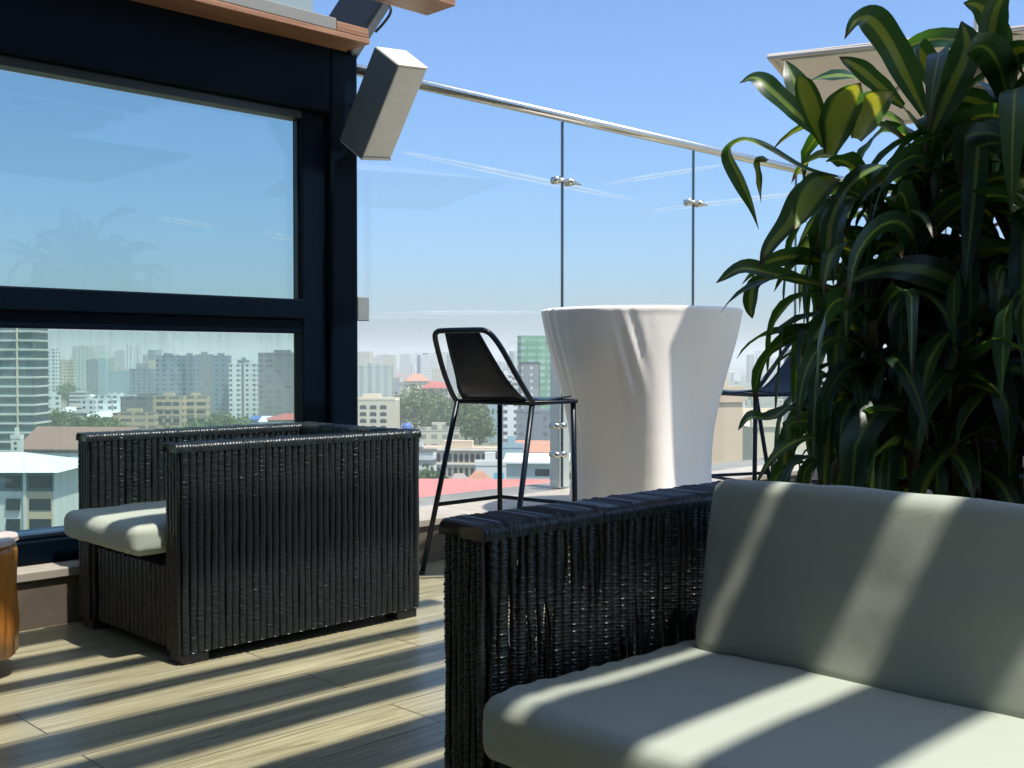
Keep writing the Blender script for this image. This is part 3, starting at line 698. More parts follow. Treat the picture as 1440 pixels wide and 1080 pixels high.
h2 = [([(1300, 160, 3.0), (1275, 110, 2.97), (1250, 62, 2.95), (1225, 30, 2.96), (1205, 30, 2.98), (1188, 55, 3.0)], .044, .35, .35),
      ([(1270, 150, 3.0), (1235, 120, 2.98), (1205, 95, 2.97), (1180, 80, 2.99)], .028, .5, .5),
      ([(1310, 190, 2.95), (1335, 130, 2.9), (1360, 70, 2.88), (1352, 30, 2.9)], .044, .3, -.3),
      ([(1330, 150, 3.0), (1300, 85, 3.05), (1285, 70, 3.05), (1290, 100, 3.02)], .036, .4, .2)]
h3 = [([(1420, 90, 2.95), (1400, 45, 2.93), (1380, 12, 2.93), (1355, 4, 2.95)], .036, .35, .4),
      ([(1410, 120, 2.95), (1395, 60, 2.9), (1400, 15, 2.88), (1420, -20, 2.86)], .036, .3, .3),
      ([(1400, 110, 2.95), (1430, 70, 2.9), (1460, 80, 2.86), (1480, 140, 2.84)], .040, .35, .3)]
p1 = plant('corn plant with bent dead tipped leaves, nearest the white cocktail table', (3.14, 1.75, .412),
      [(1225, 275, 3.08, 15, .72), (1250, 325, 3.2, 18, .85), (1205, 375, 3.0, 20, .64), (1225, 450, 2.95, 24, .72), (1195, 515, 3.05, 22, .58), (1225, 575, 3.0, 24, .70), (1190, 635, 2.95, 20, .56)], h1, 3)
p2 = plant('tallest arching corn plant with wide yellow striped leaves, in the middle of the planter', (3.10, 1.30, .412),
      [(1305, 200, 3.05, 16, .85), (1335, 250, 3.15, 16, .9), (1280, 340, 2.95, 18, .9), (1345, 450, 3.0, 24, .9), (1280, 480, 3.1, 24, .9), (1330, 570, 2.95, 26, .9), (1270, 630, 3.0, 24, .85), (1300, 400, 3.2, 22, .9)], h2, 4)
p3 = plant('dark corn plant cut by the right edge of the photo', (3.05, .85, .412),
      [(1410, 130, 2.95, 17, .95), (1455, 230, 3.0, 18, 1.0), (1400, 290, 3.05, 15, .85), (1450, 440, 2.95, 26, 1.0), (1400, 430, 3.15, 22, .9), (1400, 520, 3.0, 22, 1.0), (1450, 610, 3.0, 20, .9)], h3, 5)

# ------------------------------------------------------------------ city
def mat_ground():
    t = NT('city_ground'); v = t.coord()
    n1 = t.noise(v, .006, 6, .6); n2 = t.noise(v, .05, 5); n3 = t.noise(v, .25, 3)
    c = t.ramp(n1, (.42, (.05, .085, .035)), (.52, (.10, .12, .06)), (.60, (.26, .22, .17)))
    c = t.mix(t.math('MULTIPLY', n2, .7), c, (.06, .09, .04)); c = t.mix(t.math('MULTIPLY', n3, .4), c, (.30, .27, .23))
    return t.done(t.pbr(color=c, rough=.95))
b = MB(); NG = 64
b.add([(0, 0, GZ)] + [(9000 * math.cos(2 * math.pi * i / NG), 9000 * math.sin(2 * math.pi * i / NG), GZ) for i in range(NG)], [(0, i + 1, (i + 1) % NG + 1) for i in range(NG)])
tag(b.build('city_ground', mat_ground()), kind='structure')
tag(MB().build, None) if False else None

FC = dict(
    teal=facade('teal_curtain_wall', (0.62, 0.66, 0.64), (0.03, 0.10, 0.11), 4.0, 3.6, 1.0, 0.80, var=.25),
    white=facade('white_apartment_wall', (0.84, 0.84, 0.80), (0.07, 0.09, 0.10), 5.0, 3.4, .40, .50),
    bluegrey=facade('blue_grey_apartment_wall', (0.20, 0.27, 0.33), (0.05, 0.07, 0.10), 5.0, 3.4, .38, .48),
    grey=facade('grey_tower_wall', (0.24, 0.26, 0.27), (0.12, 0.14, 0.16), 3.4, 3.3, .5, .5),
    brown=facade('brown_slab_wall', (0.22, 0.21, 0.20), (0.10, 0.12, 0.15), 6, 3.4, .7, .55),
    cream=facade('cream_block_wall', (0.62, 0.56, 0.40), (0.18, 0.17, 0.15), 4.0, 3.4, .55, .5),
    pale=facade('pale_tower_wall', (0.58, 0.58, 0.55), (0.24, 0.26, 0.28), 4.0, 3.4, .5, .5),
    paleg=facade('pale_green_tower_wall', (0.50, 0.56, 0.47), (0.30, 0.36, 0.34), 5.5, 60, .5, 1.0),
    peach=facade('peach_school_wall', (0.62, 0.46, 0.28), (0.14, 0.13, 0.12), 7, 3.5, .78, .48),
    strip=facade('white_banded_wall', (0.70, 0.69, 0.65), (0.10, 0.11, 0.10), 9, 3.4, 1.0, .46),
    net=facade('green_netting', (0.14, 0.33, 0.19), (0.18, 0.38, 0.24), 5, 3.4, .8, .5),
    raw=facade('bare_concrete_frame', (0.25, 0.27, 0.26), (0.55, 0.58, 0.56), 5.0, 3.4, .30, .40),
    ltblue=facade('light_blue_slab_wall', (0.36, 0.50, 0.52), (0.33, 0.46, 0.48), 5, 3.4, .4, .4),
    tan=facade('tan_house_wall', (0.50, 0.42, 0.32), (0.12, 0.12, 0.12), 3.6, 3.2, .45, .45),
    plain=simple('plain_white_render', (.72, .70, .64), .8, 0, .08, .3), plainpeach=simple('peach_render', (.62, .47, .33), .8, 0, .08, .3),
    plaincream=simple('cream_render', (.66, .59, .43), .8, 0, .08, .3), tealwall=simple('slate_teal_render', (.13, .20, .22), .7, 0, .1, .3),
    mint=simple('mint_grey_render', (.42, .50, .47), .8, 0, .1, .3), winglass=simple('dark_window_glass', (.03, .05, .06), .15, 0, .2, .5),
    roofred=simple('red_sheet_roof', (.42, .10, .075), .6, 0, .2, .5), rooforange=simple('orange_tile_roof', (.44, .22, .14), .8, 0, .2, .5), roofpink=simple('faded_red_roof', (.50, .17, .15), .6, 0, .15, .2),
    roofbrown=simple('brown_roof', (.27, .155, .12), .7, 0, .12, .2), roofwhite=simple('white_sheet_roof', (.74, .74, .72), .5, 0, .06, .2), roofgrey=simple('grey_tile_roof', (.30, .25, .23), .8, 0, .15, .4),
    blue=simple('blue_sheet', (.05, .13, .38), .5, 0, .1, .3), mural=simple('blue_mural', (.18, .55, .68), .7, 0, .5, .4), signdark=simple('dark_sign_paint', (.05, .05, .05), .6))
def lot(px0, px1, ytop, D, yaw=0.0, q=0.7, zb=GZ):
    """footprint that spans two bearings of the survey photo at distance D"""
    wpx = (px1 - px0) / F * D; wdt = wpx / (math.cos(yaw) + q * abs(math.sin(yaw))); dep = wdt * q
    c = survey((px0 + px1) / 2, 505, D); top = H + (505 - ytop) / F * D
    c = Vector((c.x, c.y, zb)); c += FW * dep * .5
    rz = math.atan2(RT.y, RT.x) + yaw
    return c, wdt, dep, top - zb, rz
def building(name, label, cat, px0, px1, ytop, D, wall, yaw=0.0, q=.7, group=None, roof=None, para=True, flush=False, zb=GZ):
    c, wd, dp, h, rz = lot(px0, px1, ytop, D, yaw, q, zb)
    t = thing(name, label, cat, tuple(c), rz, group)
    b = MB(); b.box(-wd / 2, wd / 2, -dp / 2, dp / 2, 0, h); b.build('wall', FC[wall], t)
    if roof:
        kind, mt_, rh, ov = roof
        b = MB(); a, e = wd / 2 + ov, dp / 2 + ov
        if kind == 'hip':
            rx = max(0, a - e) if a > e else 0; ry = max(0, e - a) if e > a else 0
            b.add([(-a, -e, h + .02), (a, -e, h + .02), (a, e, h + .02), (-a, e, h + .02), (-rx, -ry, h + rh), (rx, ry, h + rh)],
                  [(0, 1, 5, 4), (1, 2, 5), (2, 3, 4, 5), (3, 0, 4), (3, 2, 1, 0)])
        elif kind == 'gable':
            b.add([(-a, -e, h + .02), (a, -e, h + .02), (a, e, h + .02), (-a, e, h + .02), (-a, 0, h + rh), (a, 0, h + rh)], [(0, 1, 5, 4), (2, 3, 4, 5), (1, 2, 5), (3, 0, 4), (3, 2, 1, 0)])
        elif kind == 'shed':
            b.add([(-a, -e, h + .02), (a, -e, h + .02), (a, e, h + rh), (-a, e, h + rh), (-a, -e, h - .3), (a, -e, h - .3), (a, e, h + rh - .3), (-a, e, h + rh - .3)],
                  [(0, 1, 2, 3), (7, 6, 5, 4), (0, 4, 5, 1), (1, 5, 6, 2), (2, 6, 7, 3), (3, 7, 4, 0)])
        b.build('roof', FC[mt_], t)
    elif para:
        b = MB()
        for q_ in ((-wd / 2 - .1, wd / 2 + .1, -dp / 2 - .1, -dp / 2 + .25), (-wd / 2 - .1, wd / 2 + .1, dp / 2 - .25, dp / 2 + .1)): b.box(*q_, h + .01, h + 1.0)
        b.box(-wd * .2, wd * .15, -dp * .2, dp * .2, h + .01, h + 2.8)
        b.build('roof_parapet', FC[wall], t)
    return t, wd, dp, h
def openings(t, wd, dp, rows, cols, x0, x1, z0, z1, fx, fz, mat='winglass', arch=False, name='window', proud=.05):
    """individual windows on the side that faces the terrace"""
    cw = (x1 - x0) / cols; rh = (z1 - z0) / rows
    for i in range(rows):
        for j in range(cols):
            cx = x0 + (j + .5) * cw; cz = z0 + (i + .5) * rh; a = cw * fx / 2; e = rh * fz / 2; y = -dp / 2
            b = MB()
            if arch:
                pts = [(cx - a, cz - e), (cx + a, cz - e)] + [(cx + a * math.cos(R(q_)), cz + e * .4 + e * .6 * math.sin(R(q_))) for q_ in range(0, 181, 30)]
                nn = len(pts); b.add([(p[0], y - proud, p[1]) for p in pts] + [(p[0], y + .1, p[1]) for p in pts], [tuple(range(nn))] + [(k, k + nn, (k + 1) % nn + nn, (k + 1) % nn) for k in range(nn)])
            else: b.box(cx - a, cx + a, y - proud, y + .1, cz - e, cz + e)
            b.build(name, FC[mat], t)

W = 'through the lower window'
# -- seen through the window
t, wd, dp, h = building('glass_tower', 'teal glass office tower with white floor lines at the left edge of the window', 'tower', -40, 46, 428, 430, 'teal', 0.0, .6)
b = MB(); b.box(wd * .245, wd * .265, -dp / 2 - .9, -dp / 2 - .05, 0, h); b.build('column', FC['plaincream'], t)
b = MB()
for k in range(int(h / 3.6)): b.box(-wd / 2 - .6, wd / 2 + 1.2, -dp / 2 - .6, dp / 2, k * 3.6, k * 3.6 + .55)
b.build('floor_slabs', FC['plain'], t)
t, wd, dp, h = building('office_block', 'grey and white office block with pale hipped roof low in the window', 'building', -110, 73, 664, 170, 'plain', 0.0, .8, roof=('hip', 'roofwhite', 2.4, 1.3))
b = MB(); b.box(-wd / 2 - .02, wd / 2 + .02, -dp / 2 - .03, -dp / 2 + .2, h - 3.0, h - .02); b.build('upper_storey', FC['tealwall'], t)
b = MB(); b.box(wd / 2 - 4.0, wd / 2 - .1, -dp / 2 - .25, -dp / 2 + .1, h - 9.6, h - 3.02); b.build('peach_bay', FC['plainpeach'], t)
b = MB(); b.box(wd / 2 - 4.5, wd / 2 - 4.02, -dp / 2 - .4, -dp / 2 + .1, h - 14, h - .05); b.build('corner_pier', FC['plain'], t)
for xa, xb_ in ((wd / 2 - 7.2, wd / 2 - 5.1), (wd / 2 - 3.6, wd / 2 - .25)):
    for k in range(4):
        b = MB(); b.box(xa, xb_, -dp / 2 - .32, -dp / 2 + .1, h - 2.45 - 3.15 * k - (0.3 if k else 0), h - .65 - 3.15 * k - (0.3 if k else 0)); b.build('window', FC['winglass'], t)
t, wd, dp, h = building('banded_building', 'long building with brown roof and white balcony bands at the left of the window', 'building', 22, 175, 632, 300, 'strip', R(-6), .35, roof=('shed', 'roofbrown', 5.5, .8))
t, wd, dp, h = building('sign_tower', 'narrow white stair tower beside the brown roofed banded building', 'tower', 14, 27, 617, 285, 'plain', 0, .9)
openings(t, wd, dp, 3, 1, -wd * .2, wd * .2, h - 4.6, h - .5, .7, .45, 'signdark')
t, wd, dp, h = building('school_block', 'three storey peach and grey block with open galleries', 'building', 168, 242, 560, 600, 'brown', R(6), .3)
t, wd, dp, h = building('school_wing', 'yellow fronted gallery wing with pinkish flat roof', 'building', 214, 258, 560, 590, 'peach', R(-4), .4); openings(t, wd, dp, 3, 3, -wd * .42, wd * .42, h - 14, h - .8, .72, .45)
t, wd, dp, h = building('school_wing', 'pinkish gallery wing ending beside the blue grey apartments', 'building', 254, 292, 560, 600, 'peach', R(8), .5); openings(t, wd, dp, 3, 2, -wd * .42, wd * .42, h - 14, h - .8, .8, .42)
building('school_wing', 'low cream gallery wing in front of the grey storeys', 'building', 158, 215, 583, 560, 'peach', 0, .4)
building('apartment_block', 'blue grey apartment block with dark window columns', 'apartments', 217, 252, 502, 780, 'bluegrey', R(10), .6)
building('apartment_block', 'pale blue apartment block half lit between two darker ones', 'apartments', 254, 276, 502, 790, 'bluegrey', R(-12), .8)
building('apartment_block', 'dark grey apartment block with plain side wall', 'apartments', 272, 300, 500, 830, 'grey', R(14), .6)
building('apartment_block', 'teal grey apartment block left of the white twin blocks', 'apartments', 297, 322, 502, 770, 'bluegrey', R(-4), .6)
building('apartment_block', 'bright white apartment block with dark square windows, left of a pair', 'apartments', 321, 337, 513, 760, 'white', R(4), .8)
building('apartment_block', 'bright white apartment block with dark square windows, right of a pair', 'apartments', 343, 363, 512, 765, 'white', R(-6), .8)
building('apartment_block', 'shaded recessed block between the white twin blocks', 'apartments', 334, 350, 508, 800, 'grey', 0, .6)
building('slab_block', 'tall brown slab block beside the window jamb', 'building', 362, 432, 498, 720, 'brown', R(5), .3)
building('blue_shed', 'blue roofed shed below the brown slab block', 'shed', 352, 380, 590, 640, 'blue', 0, .7, roof=('gable', 'blue', 2, .5))
building('white_shed', 'long white roofed shed just above the armchair back', 'shed', 364, 425, 593, 600, 'plain', 0, .4, roof=('shed', 'roofwhite', 2.5, .6))
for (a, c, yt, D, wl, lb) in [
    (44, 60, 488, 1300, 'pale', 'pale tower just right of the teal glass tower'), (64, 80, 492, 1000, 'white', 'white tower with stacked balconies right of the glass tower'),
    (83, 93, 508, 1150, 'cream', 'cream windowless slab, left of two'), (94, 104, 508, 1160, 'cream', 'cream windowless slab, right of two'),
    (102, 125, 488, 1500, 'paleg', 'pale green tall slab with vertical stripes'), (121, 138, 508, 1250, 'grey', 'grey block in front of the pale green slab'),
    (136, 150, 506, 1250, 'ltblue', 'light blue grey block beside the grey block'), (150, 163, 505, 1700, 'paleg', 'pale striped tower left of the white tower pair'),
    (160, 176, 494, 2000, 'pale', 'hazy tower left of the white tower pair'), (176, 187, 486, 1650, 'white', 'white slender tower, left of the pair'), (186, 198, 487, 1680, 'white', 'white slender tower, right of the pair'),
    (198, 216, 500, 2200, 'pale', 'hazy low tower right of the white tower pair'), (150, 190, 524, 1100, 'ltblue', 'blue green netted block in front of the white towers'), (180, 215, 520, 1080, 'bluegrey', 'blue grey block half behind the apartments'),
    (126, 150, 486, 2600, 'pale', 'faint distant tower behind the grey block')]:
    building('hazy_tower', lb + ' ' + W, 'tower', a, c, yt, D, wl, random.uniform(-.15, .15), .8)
for (a, c, yt, D, lb) in [(32, 56, 568, 620, 'small white house below the glass tower'), (66, 82, 558, 700, 'white three storey house with balconies'), (96, 122, 553, 900, 'white flat roofed villa'), (112, 135, 563, 720, 'white terrace house beside the villa'),
                          (139, 157, 566, 640, 'white house with dark balconies left of the school'), (158, 176, 563, 640, 'white house adjoining the school'), (100, 118, 581, 560, 'little white house among the trees'), (132, 186, 558, 820, 'long white roofed hall')]:
    building('white_house', lb + ' ' + W, 'house', a, c, yt, D, random.choice(['white', 'strip']), random.uniform(-.2, .2), .6)
t, wd, dp, h = building('poster_building', 'pale building with a teal and white poster wall right of the grey office block', 'building', 70, 140, 665, 215, 'mint', 0, .5)
b = MB(); b.box(-wd * .45, wd * .45, -dp / 2 - .08, -dp / 2 + .05, h - 5.6, h - 3.2); b.build('poster', FC['mural'], t)
b = MB(); b.box(-wd * .5, wd * .5, -dp / 2 - .5, -dp / 2 + .05, h - 6.3, h - 5.75); b.build('ledge', FC['plain'], t)

# -- seen through the glass railing
E_ = 'through the glass railing'
building('cream_slab', 'pale green and cream slab block beside the dark post ' + E_, 'building', 496, 552, 516, 760, 'paleg', R(8), .4)
t, wd, dp, h = building('office_building', 'cream office building with three columns of arched windows beside the post', 'building', 486, 558, 563, 520, 'plaincream', R(-3), .6); openings(t, wd, dp, 6, 4, -wd * .46, wd * .36, h - 21, h - 1.6, .66, .6, arch=True)
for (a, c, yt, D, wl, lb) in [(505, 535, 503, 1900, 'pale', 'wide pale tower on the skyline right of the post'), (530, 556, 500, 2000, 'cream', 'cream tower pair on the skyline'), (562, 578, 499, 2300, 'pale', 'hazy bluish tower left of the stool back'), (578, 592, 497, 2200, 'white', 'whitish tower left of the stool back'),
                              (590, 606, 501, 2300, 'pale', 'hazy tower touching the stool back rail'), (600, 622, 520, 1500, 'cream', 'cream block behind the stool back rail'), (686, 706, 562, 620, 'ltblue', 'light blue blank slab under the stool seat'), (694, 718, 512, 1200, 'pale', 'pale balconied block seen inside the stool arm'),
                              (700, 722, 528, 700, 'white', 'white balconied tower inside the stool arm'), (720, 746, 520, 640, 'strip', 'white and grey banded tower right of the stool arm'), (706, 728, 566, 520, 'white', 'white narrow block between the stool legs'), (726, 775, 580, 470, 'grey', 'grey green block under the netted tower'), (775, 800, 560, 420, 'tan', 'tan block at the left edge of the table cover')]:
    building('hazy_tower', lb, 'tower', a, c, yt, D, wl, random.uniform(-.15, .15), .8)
t, wd, dp, h = building('netted_tower', 'unfinished tower wrapped in green netting left of the white table cover', 'tower', 729, 775, 473, 560, 'raw', R(10), .6, para=False)
b = MB(); b.box(-wd / 2 - .4, wd / 2 + .4, -dp / 2 - .4, dp / 2 + .4, h - 13, h + .5); b.build('upper_net', FC['net'], t)
b = MB(); b.box(wd * .12, wd / 2 + .5, -dp / 2 - .5, dp / 2 + .5, 8, h - 12.9); b.build('side_net', FC['net'], t)
t, wd, dp, h = building('villa', 'orange roofed villa with pale walls left of the stool', 'house', 566, 604, 536, 900, 'cream', R(12), .6, roof=('hip', 'rooforange', 6, 1))
building('villa', 'dull red roofed house behind the big tree', 'house', 592, 634, 546, 820, 'tan', R(-10), .6, roof=('hip', 'roofred', 5, 1))
t, wd, dp, h = building('arcade_building', 'long cream building with orange bands and rows of arched bays', 'building', 585, 708, 634, 330, 'plainpeach', R(-7), .3)
for k in range(2): openings(t, wd, dp, 1, 14, -wd * .47, wd * .47, h - 3.6 - 4.2 * k, h - .6 - 4.2 * k, .66, .85, arch=True)
b = MB(); b.box(-wd / 2 - .1, wd / 2 + .1, -dp / 2 - .35, -dp / 2 + .1, h - 4.25, h - 3.75); b.build('ledge', FC['plain'], t)
b = MB(); b.box(-wd / 2 - .3, wd / 2 + .3, -dp / 2 - .6, dp / 2 + .3, h + .01, h + .5); b.build('roof_edge', FC['plain'], t)
t, wd, dp, h = building('blocky_office', 'plain cream office left of the stool leg', 'building', 588, 646, 606, 400, 'cream', R(4), .6)
building('banded_office', 'white banded office just right of the armchair', 'building', 560, 612, 638, 300, 'strip', R(-8), .5)
t, wd, dp, h = building('mural_house', 'white gabled wall with a blue mural behind the stool legs', 'building', 668, 712, 655, 240, 'plain', R(3), .5)
b = MB(); b.box(wd * .1, wd * .42, -dp / 2 - .06, -dp / 2 + .05, h - 5.4, h - 1.5); b.build('mural', FC['mural'], t)
t, wd, dp, h = building('mint_warehouse', 'mint grey warehouse with pale roof edge between the stool and the table', 'warehouse', 712, 800, 650, 215, 'mint', R(-5), .5, roof=('shed', 'roofwhite', 1.2, .6)); openings(t, wd, dp, 1, 1, -wd * .05, wd * .25, h - 2.9, h - 1.2, .8, .8)
building('tiled_house', 'orange tiled roof above the mint warehouse', 'house', 722, 795, 636, 290, 'plain', R(-6), .5, roof=('shed', 'rooforange', 2.6, .6))
building('grey_blue_house', 'bluish house with two small windows beside the mint warehouse', 'house', 704, 736, 630, 260, 'ltblue', R(4), .6)
building('grey_roof_house', 'low house with grey and red hipped roof behind the stool legs', 'house', 622, 668, 690, 205, 'tan', R(10), .7, roof=('hip', 'roofgrey', 3.0, .6))
building('red_roof_house', 'low house with bright orange red hipped roof behind the stool legs', 'house', 652, 694, 686, 195, 'plain', R(-8), .7, roof=('hip', 'rooforange', 2.8, .6))
building('red_shed', 'long faded red sheet roof just beyond the plinth', 'shed', 540, 830, 716, 120, 'tan', R(-3), .25, roof=('shed', 'roofpink', 2.6, .5))
t, wd, dp, h = building('water_tank_house', 'house with a blue water tank right of the arched office', 'house', 556, 586, 611, 430, 'white', 0, .7)
b = MB(); b.lathe([(2.0, 0), (2.1, .6), (2.1, 2.2), (1.6, 3.0), (.3, 3.3)], 24, (0, 0, h + 1.05)); b.build('water_tank', FC['blue'], t, smooth=True)
# right of the table
building('beige_building', 'close beige building between the white table and the plant', 'building', 985, 1046, 566, 70, 'plainpeach', R(12), .6, zb=-40)
building('beige_building', 'wide beige wall glimpsed through gaps in the plant', 'building', 1046, 1500, 600, 75, 'plaincream', R(4), .3, zb=-40)
b = thing('parapet_block', 'dark grey stone block beside the far bar stool', 'wall', (6.35, 2.9, 0)); q_ = MB(); q_.box(-.5, .9, -1.6, .5, 0, .62); q_.build('block', M['planter'], b, bevel=.006); q_ = MB(); q_.box(-.53, .93, -1.63, .53, .622, .66); q_.build('block_cap', M['planter'], b, bevel=.006)

# -- ordinary city in between, out to the skyline
used = []
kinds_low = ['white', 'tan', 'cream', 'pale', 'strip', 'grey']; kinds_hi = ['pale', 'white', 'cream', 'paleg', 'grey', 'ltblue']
g = np.random.default_rng(21)
for i in range(270):
    D = 420 * (9.0 ** g.uniform(0, 1)); px = g.uniform(-60, 1500)
    if D < 560 and (px < 860): D = g.uniform(560, 2600)
    if i >= 240: D = g.uniform(250, 540); px = g.uniform(125, 470)
    h_ = g.uniform(7, 11) if i >= 240 else g.uniform(7, 16) if D < 1200 else g.uniform(10, 30)
    wpx = g.uniform(14, 30) / D * F
    yt = 505 - (GZ + h_ - H) / D * F
    building('low_building', 'ordinary low city building in the haze between the towers', 'building', px - wpx / 2, px + wpx / 2, yt, D, kinds_low[g.integers(6)], g.uniform(-.6, .6), .7, 'low buildings of the far city', roof=(('hip', ['rooforange', 'roofred', 'roofgrey', 'roofwhite'][g.integers(4)], 3, .6) if g.uniform() < .45 else None), para=False)
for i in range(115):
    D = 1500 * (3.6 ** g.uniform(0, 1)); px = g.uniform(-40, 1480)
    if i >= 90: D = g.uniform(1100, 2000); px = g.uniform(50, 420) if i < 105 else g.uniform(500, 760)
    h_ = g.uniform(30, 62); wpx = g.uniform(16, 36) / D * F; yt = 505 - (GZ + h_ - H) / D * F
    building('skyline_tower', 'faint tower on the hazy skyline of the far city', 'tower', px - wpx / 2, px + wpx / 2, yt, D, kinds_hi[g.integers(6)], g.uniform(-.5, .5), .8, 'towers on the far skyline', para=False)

# -- trees
def mat_tree():
    t = NT('tree_leaves'); at = t.n('Attribute', attribute_name='shade').outputs['Fac']
    c = t.ramp(at, (0, (.05, .10, .03)), (.5, (.11, .18, .05)), (1, (.21, .26, .085)))
    p = t.pbr(color=c, rough=.7); tl = t.n('BsdfTranslucent', {'Color': (.12, .2, .04)}).outputs[0]
    return t.done(t.n('MixShader', {0: .3, 1: p, 2: tl}).outputs[0])
M['tree'] = mat_tree()
def crown_arrays(cx, cy, zb, rx, rz_, nleaf, g, size):
    # clumps inside an uneven ellipsoid, each clump a spray of small faces
    nc = max(5, nleaf // 22); cl = []
    while len(cl) < nc:
        p = g.uniform(-1, 1, 3)
        if .25 < np.linalg.norm(p) < 1: cl.append(p)
    cl = np.array(cl); V = []; S = []
    for c in cl:
        k = nleaf // nc; q = c + g.normal(0, .17, (k, 3))
        V.append(q); S.append(np.clip(np.full(k, g.uniform(.2, .8)) + g.normal(0, .15, k), 0, 1))
    V = np.concatenate(V) * np.array([rx, rx, rz_]) + np.array([cx, cy, zb + rz_]); S = np.concatenate(S)
    n = len(V); a = g.normal(size=(n, 3)); a /= np.linalg.norm(a, axis=1)[:, None]; bq = np.cross(a, g.normal(size=(n, 3))); bq /= np.linalg.norm(bq, axis=1)[:, None]
    s = size * g.uniform(.6, 1.3, (n, 1)); Q = np.stack([V - a * s, V + bq * s * .6, V + a * s, V - bq * s * .6], 1)
    return Q.reshape(-1, 3), np.repeat(S, 4)
def leaf_mesh(name, Q, S, parent=None):
    me = bpy.data.meshes.new(name); n = len(Q) // 4
    me.from_pydata(Q.tolist(), [], np.arange(n * 4).reshape(-1, 4).tolist())
    at = me.attributes.new('shade', 'FLOAT', 'POINT'); at.data.foreach_set('value', S)
    me.materials.append(M['tree']); o = bpy.data.objects.new(name, me); COL.objects.link(o)
    if parent: o.parent = parent
    return o
def tree(label, px, ytop, D, rx, hgt, seed, nleaf=1500):
    g = np.random.default_rng(seed); c = survey(px, 505, D); top = H + (505 - ytop) / F * D
    zb = GZ; hh = top - zb
    t = thing('city_tree', label, 'tree', (c.x, c.y, zb))
    b = MB(); b.tube([(0, 0, 0), (.2, .1, hh * .4), (.1, .3, hh * .75)], [rx * .07, rx * .05, rx * .02], 8)
    for k in range(4):
        a = k * 1.6; b.tube([(.15, .1, hh * .35), (rx * .5 * math.cos(a), rx * .5 * math.sin(a), hh * .68)], [rx * .03, rx * .01], 6)
    b.build('trunk', M['stem'], t, smooth=True)
    Q, S = crown_arrays(0, 0, hh - hgt, rx, hgt / 2, nleaf, g, .55 + rx * .035); leaf_mesh('crown', Q, S, t)
for i, (px, yt, D, rx, hg, lb) in enumerate([
    (583, 546, 560, 10, 17, 'broad light green tree left of the bar stool'), (606, 552, 545, 11, 18, 'wide green tree crown left of the stool seat'), (630, 560, 530, 9, 16, 'green tree just under the stool seat corner'), (562, 560, 600, 7, 14, 'small green tree between the arched office and the broad tree'),
    (655, 560, 500, 9, 18, 'dark tree seen under the stool seat'), (675, 572, 480, 7, 15, 'dark tree under the stool seat next to the blue slab'), (602, 664, 270, 4.5, 9, 'yellowish tree right of the armchair top'),
    (60, 580, 560, 8, 13, 'dark tree below the glass tower seen in the window'), (85, 578, 540, 9, 14, 'dark leafy tree above the brown roof'), (112, 588, 520, 9, 13, 'green tree above the left armchair arm'), (140, 584, 530, 9, 14, 'green tree in front of the white houses'), (160, 594, 500, 8, 12, 'green tree left of the peach school'),
    (292, 588, 560, 8, 12, 'green tree right of the peach school'), (312, 582, 580, 8, 13, 'green tree under the teal grey apartments'), (268, 598, 520, 7, 11, 'green tree in front of the peach school'), (335, 592, 560, 7, 11, 'green tree under the white twin blocks'), (40, 545, 900, 9, 16, 'distant trees beside the glass tower'), (95, 540, 1000, 11, 16, 'distant tree under the cream slabs'), (240, 600, 520, 7, 11, 'green tree below the yellow gallery wing')]):
    tree(lb, px, yt, D, rx, hg, 100 + i)
QS, SS = [], []
g = np.random.default_rng(5)
for i in range(760):
    D = 300 * (9 ** g.uniform(0, 1)); px = g.uniform(-80, 1520); c = survey(px, 505, D)
    if D < 520 and px < 860 and g.uniform() < .55: continue
    rx = g.uniform(3, 7); hg = rx * g.uniform(1.1, 1.6)
    Q, S = crown_arrays(c.x, c.y, GZ + g.uniform(1, 4), rx, hg / 2, 110, g, .9 + rx * .08); QS.append(Q); SS.append(S)
o = leaf_mesh('city_greenery', np.concatenate(QS), np.concatenate(SS)); tag(o, 'mass of green treetops filling the city between the buildings', 'trees', kind='stuff')

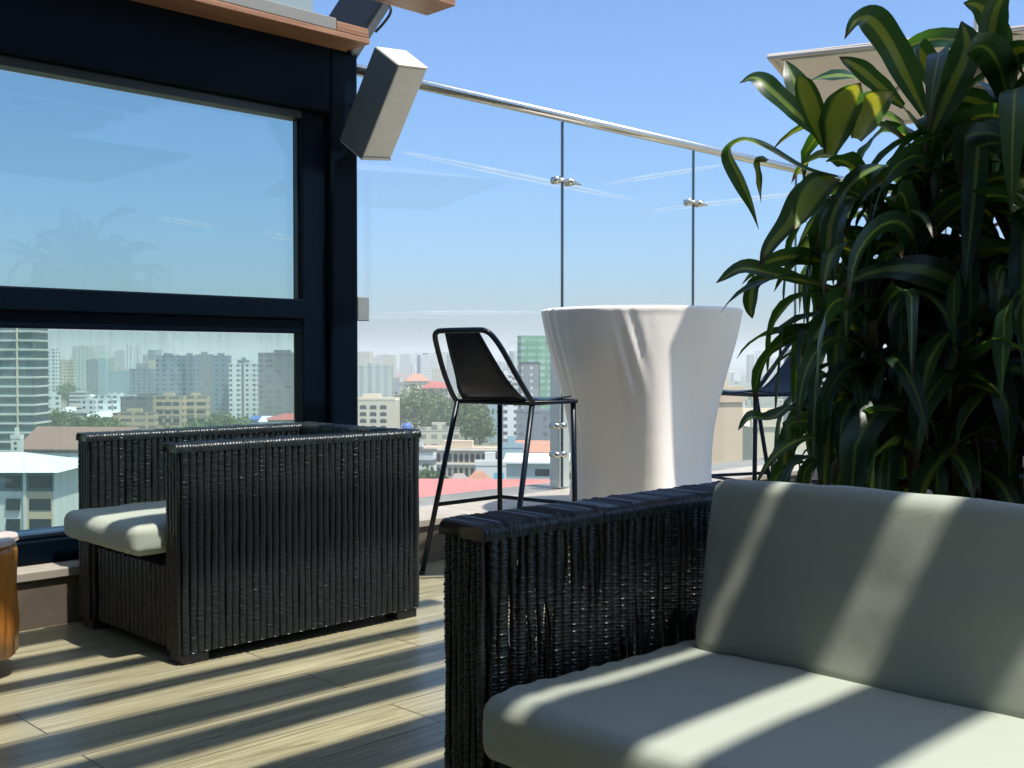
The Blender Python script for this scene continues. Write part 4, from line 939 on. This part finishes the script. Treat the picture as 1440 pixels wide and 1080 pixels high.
# ------------------------------------------------------------------ glass reflection streaks, modelled as white tubes in the sky
t = NT('reflection_streak_white'); v = t.coord('Generated'); nz = t.noise(t.coord(scale=(.004, .004, .004)), 1.0, 4)
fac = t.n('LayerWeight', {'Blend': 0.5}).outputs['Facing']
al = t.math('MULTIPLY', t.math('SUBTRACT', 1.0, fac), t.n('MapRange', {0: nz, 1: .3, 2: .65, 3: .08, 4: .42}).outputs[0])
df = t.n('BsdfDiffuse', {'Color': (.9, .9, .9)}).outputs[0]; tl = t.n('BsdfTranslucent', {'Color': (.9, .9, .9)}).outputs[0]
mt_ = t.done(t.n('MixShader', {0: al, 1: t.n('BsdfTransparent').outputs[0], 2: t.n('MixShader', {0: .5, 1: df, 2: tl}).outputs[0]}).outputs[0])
for (xa, ya, xb_, yb, wd_, lb) in [(562, 213, 895, 282, 26, 'long faint glass reflection modelled in the sky, sloping down to the right above the cocktail table'), (848, 259, 1018, 232, 20, 'short thin glass reflection modelled in the sky, rising to the right above the table'),
                                   (900, 298, 1140, 270, 22, 'glass reflection modelled in the sky, rising to the right just under the railing clamp'), (528, 440, 770, 439, 16, 'level glass reflection modelled in the sky, low over the skyline by the dark post'),
                                   (225, 307, 302, 319, 22, 'short bright glass reflection modelled in the sky, seen in the upper window pane'), (368, 328, 420, 337, 22, 'very short glass reflection modelled in the sky, beside the window jamb')]:
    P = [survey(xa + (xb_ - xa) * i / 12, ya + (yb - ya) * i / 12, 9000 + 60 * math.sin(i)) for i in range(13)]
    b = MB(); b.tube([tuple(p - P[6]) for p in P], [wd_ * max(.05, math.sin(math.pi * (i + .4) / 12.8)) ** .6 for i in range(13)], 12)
    o = tag(b.build('reflection_streak', mt_, smooth=True), lb, 'reflection_streak', 'white glass reflections modelled as tubes in the sky'); o.location = P[6];

# ------------------------------------------------------------------ haze
t = NT('city_haze')
pv = t.n('VolumePrincipled', {'Color': (.90, .88, .86), 'Density': 0.00034, 'Anisotropy': 0.0})
t.done(pv.outputs[0], 'Volume')
b = MB(); b.box(-9500, 9500, -9500, 9500, GZ - 1.0, 80)
tag(b.build('haze', t.m), 'thin pale haze over the whole city', 'haze', kind='stuff')
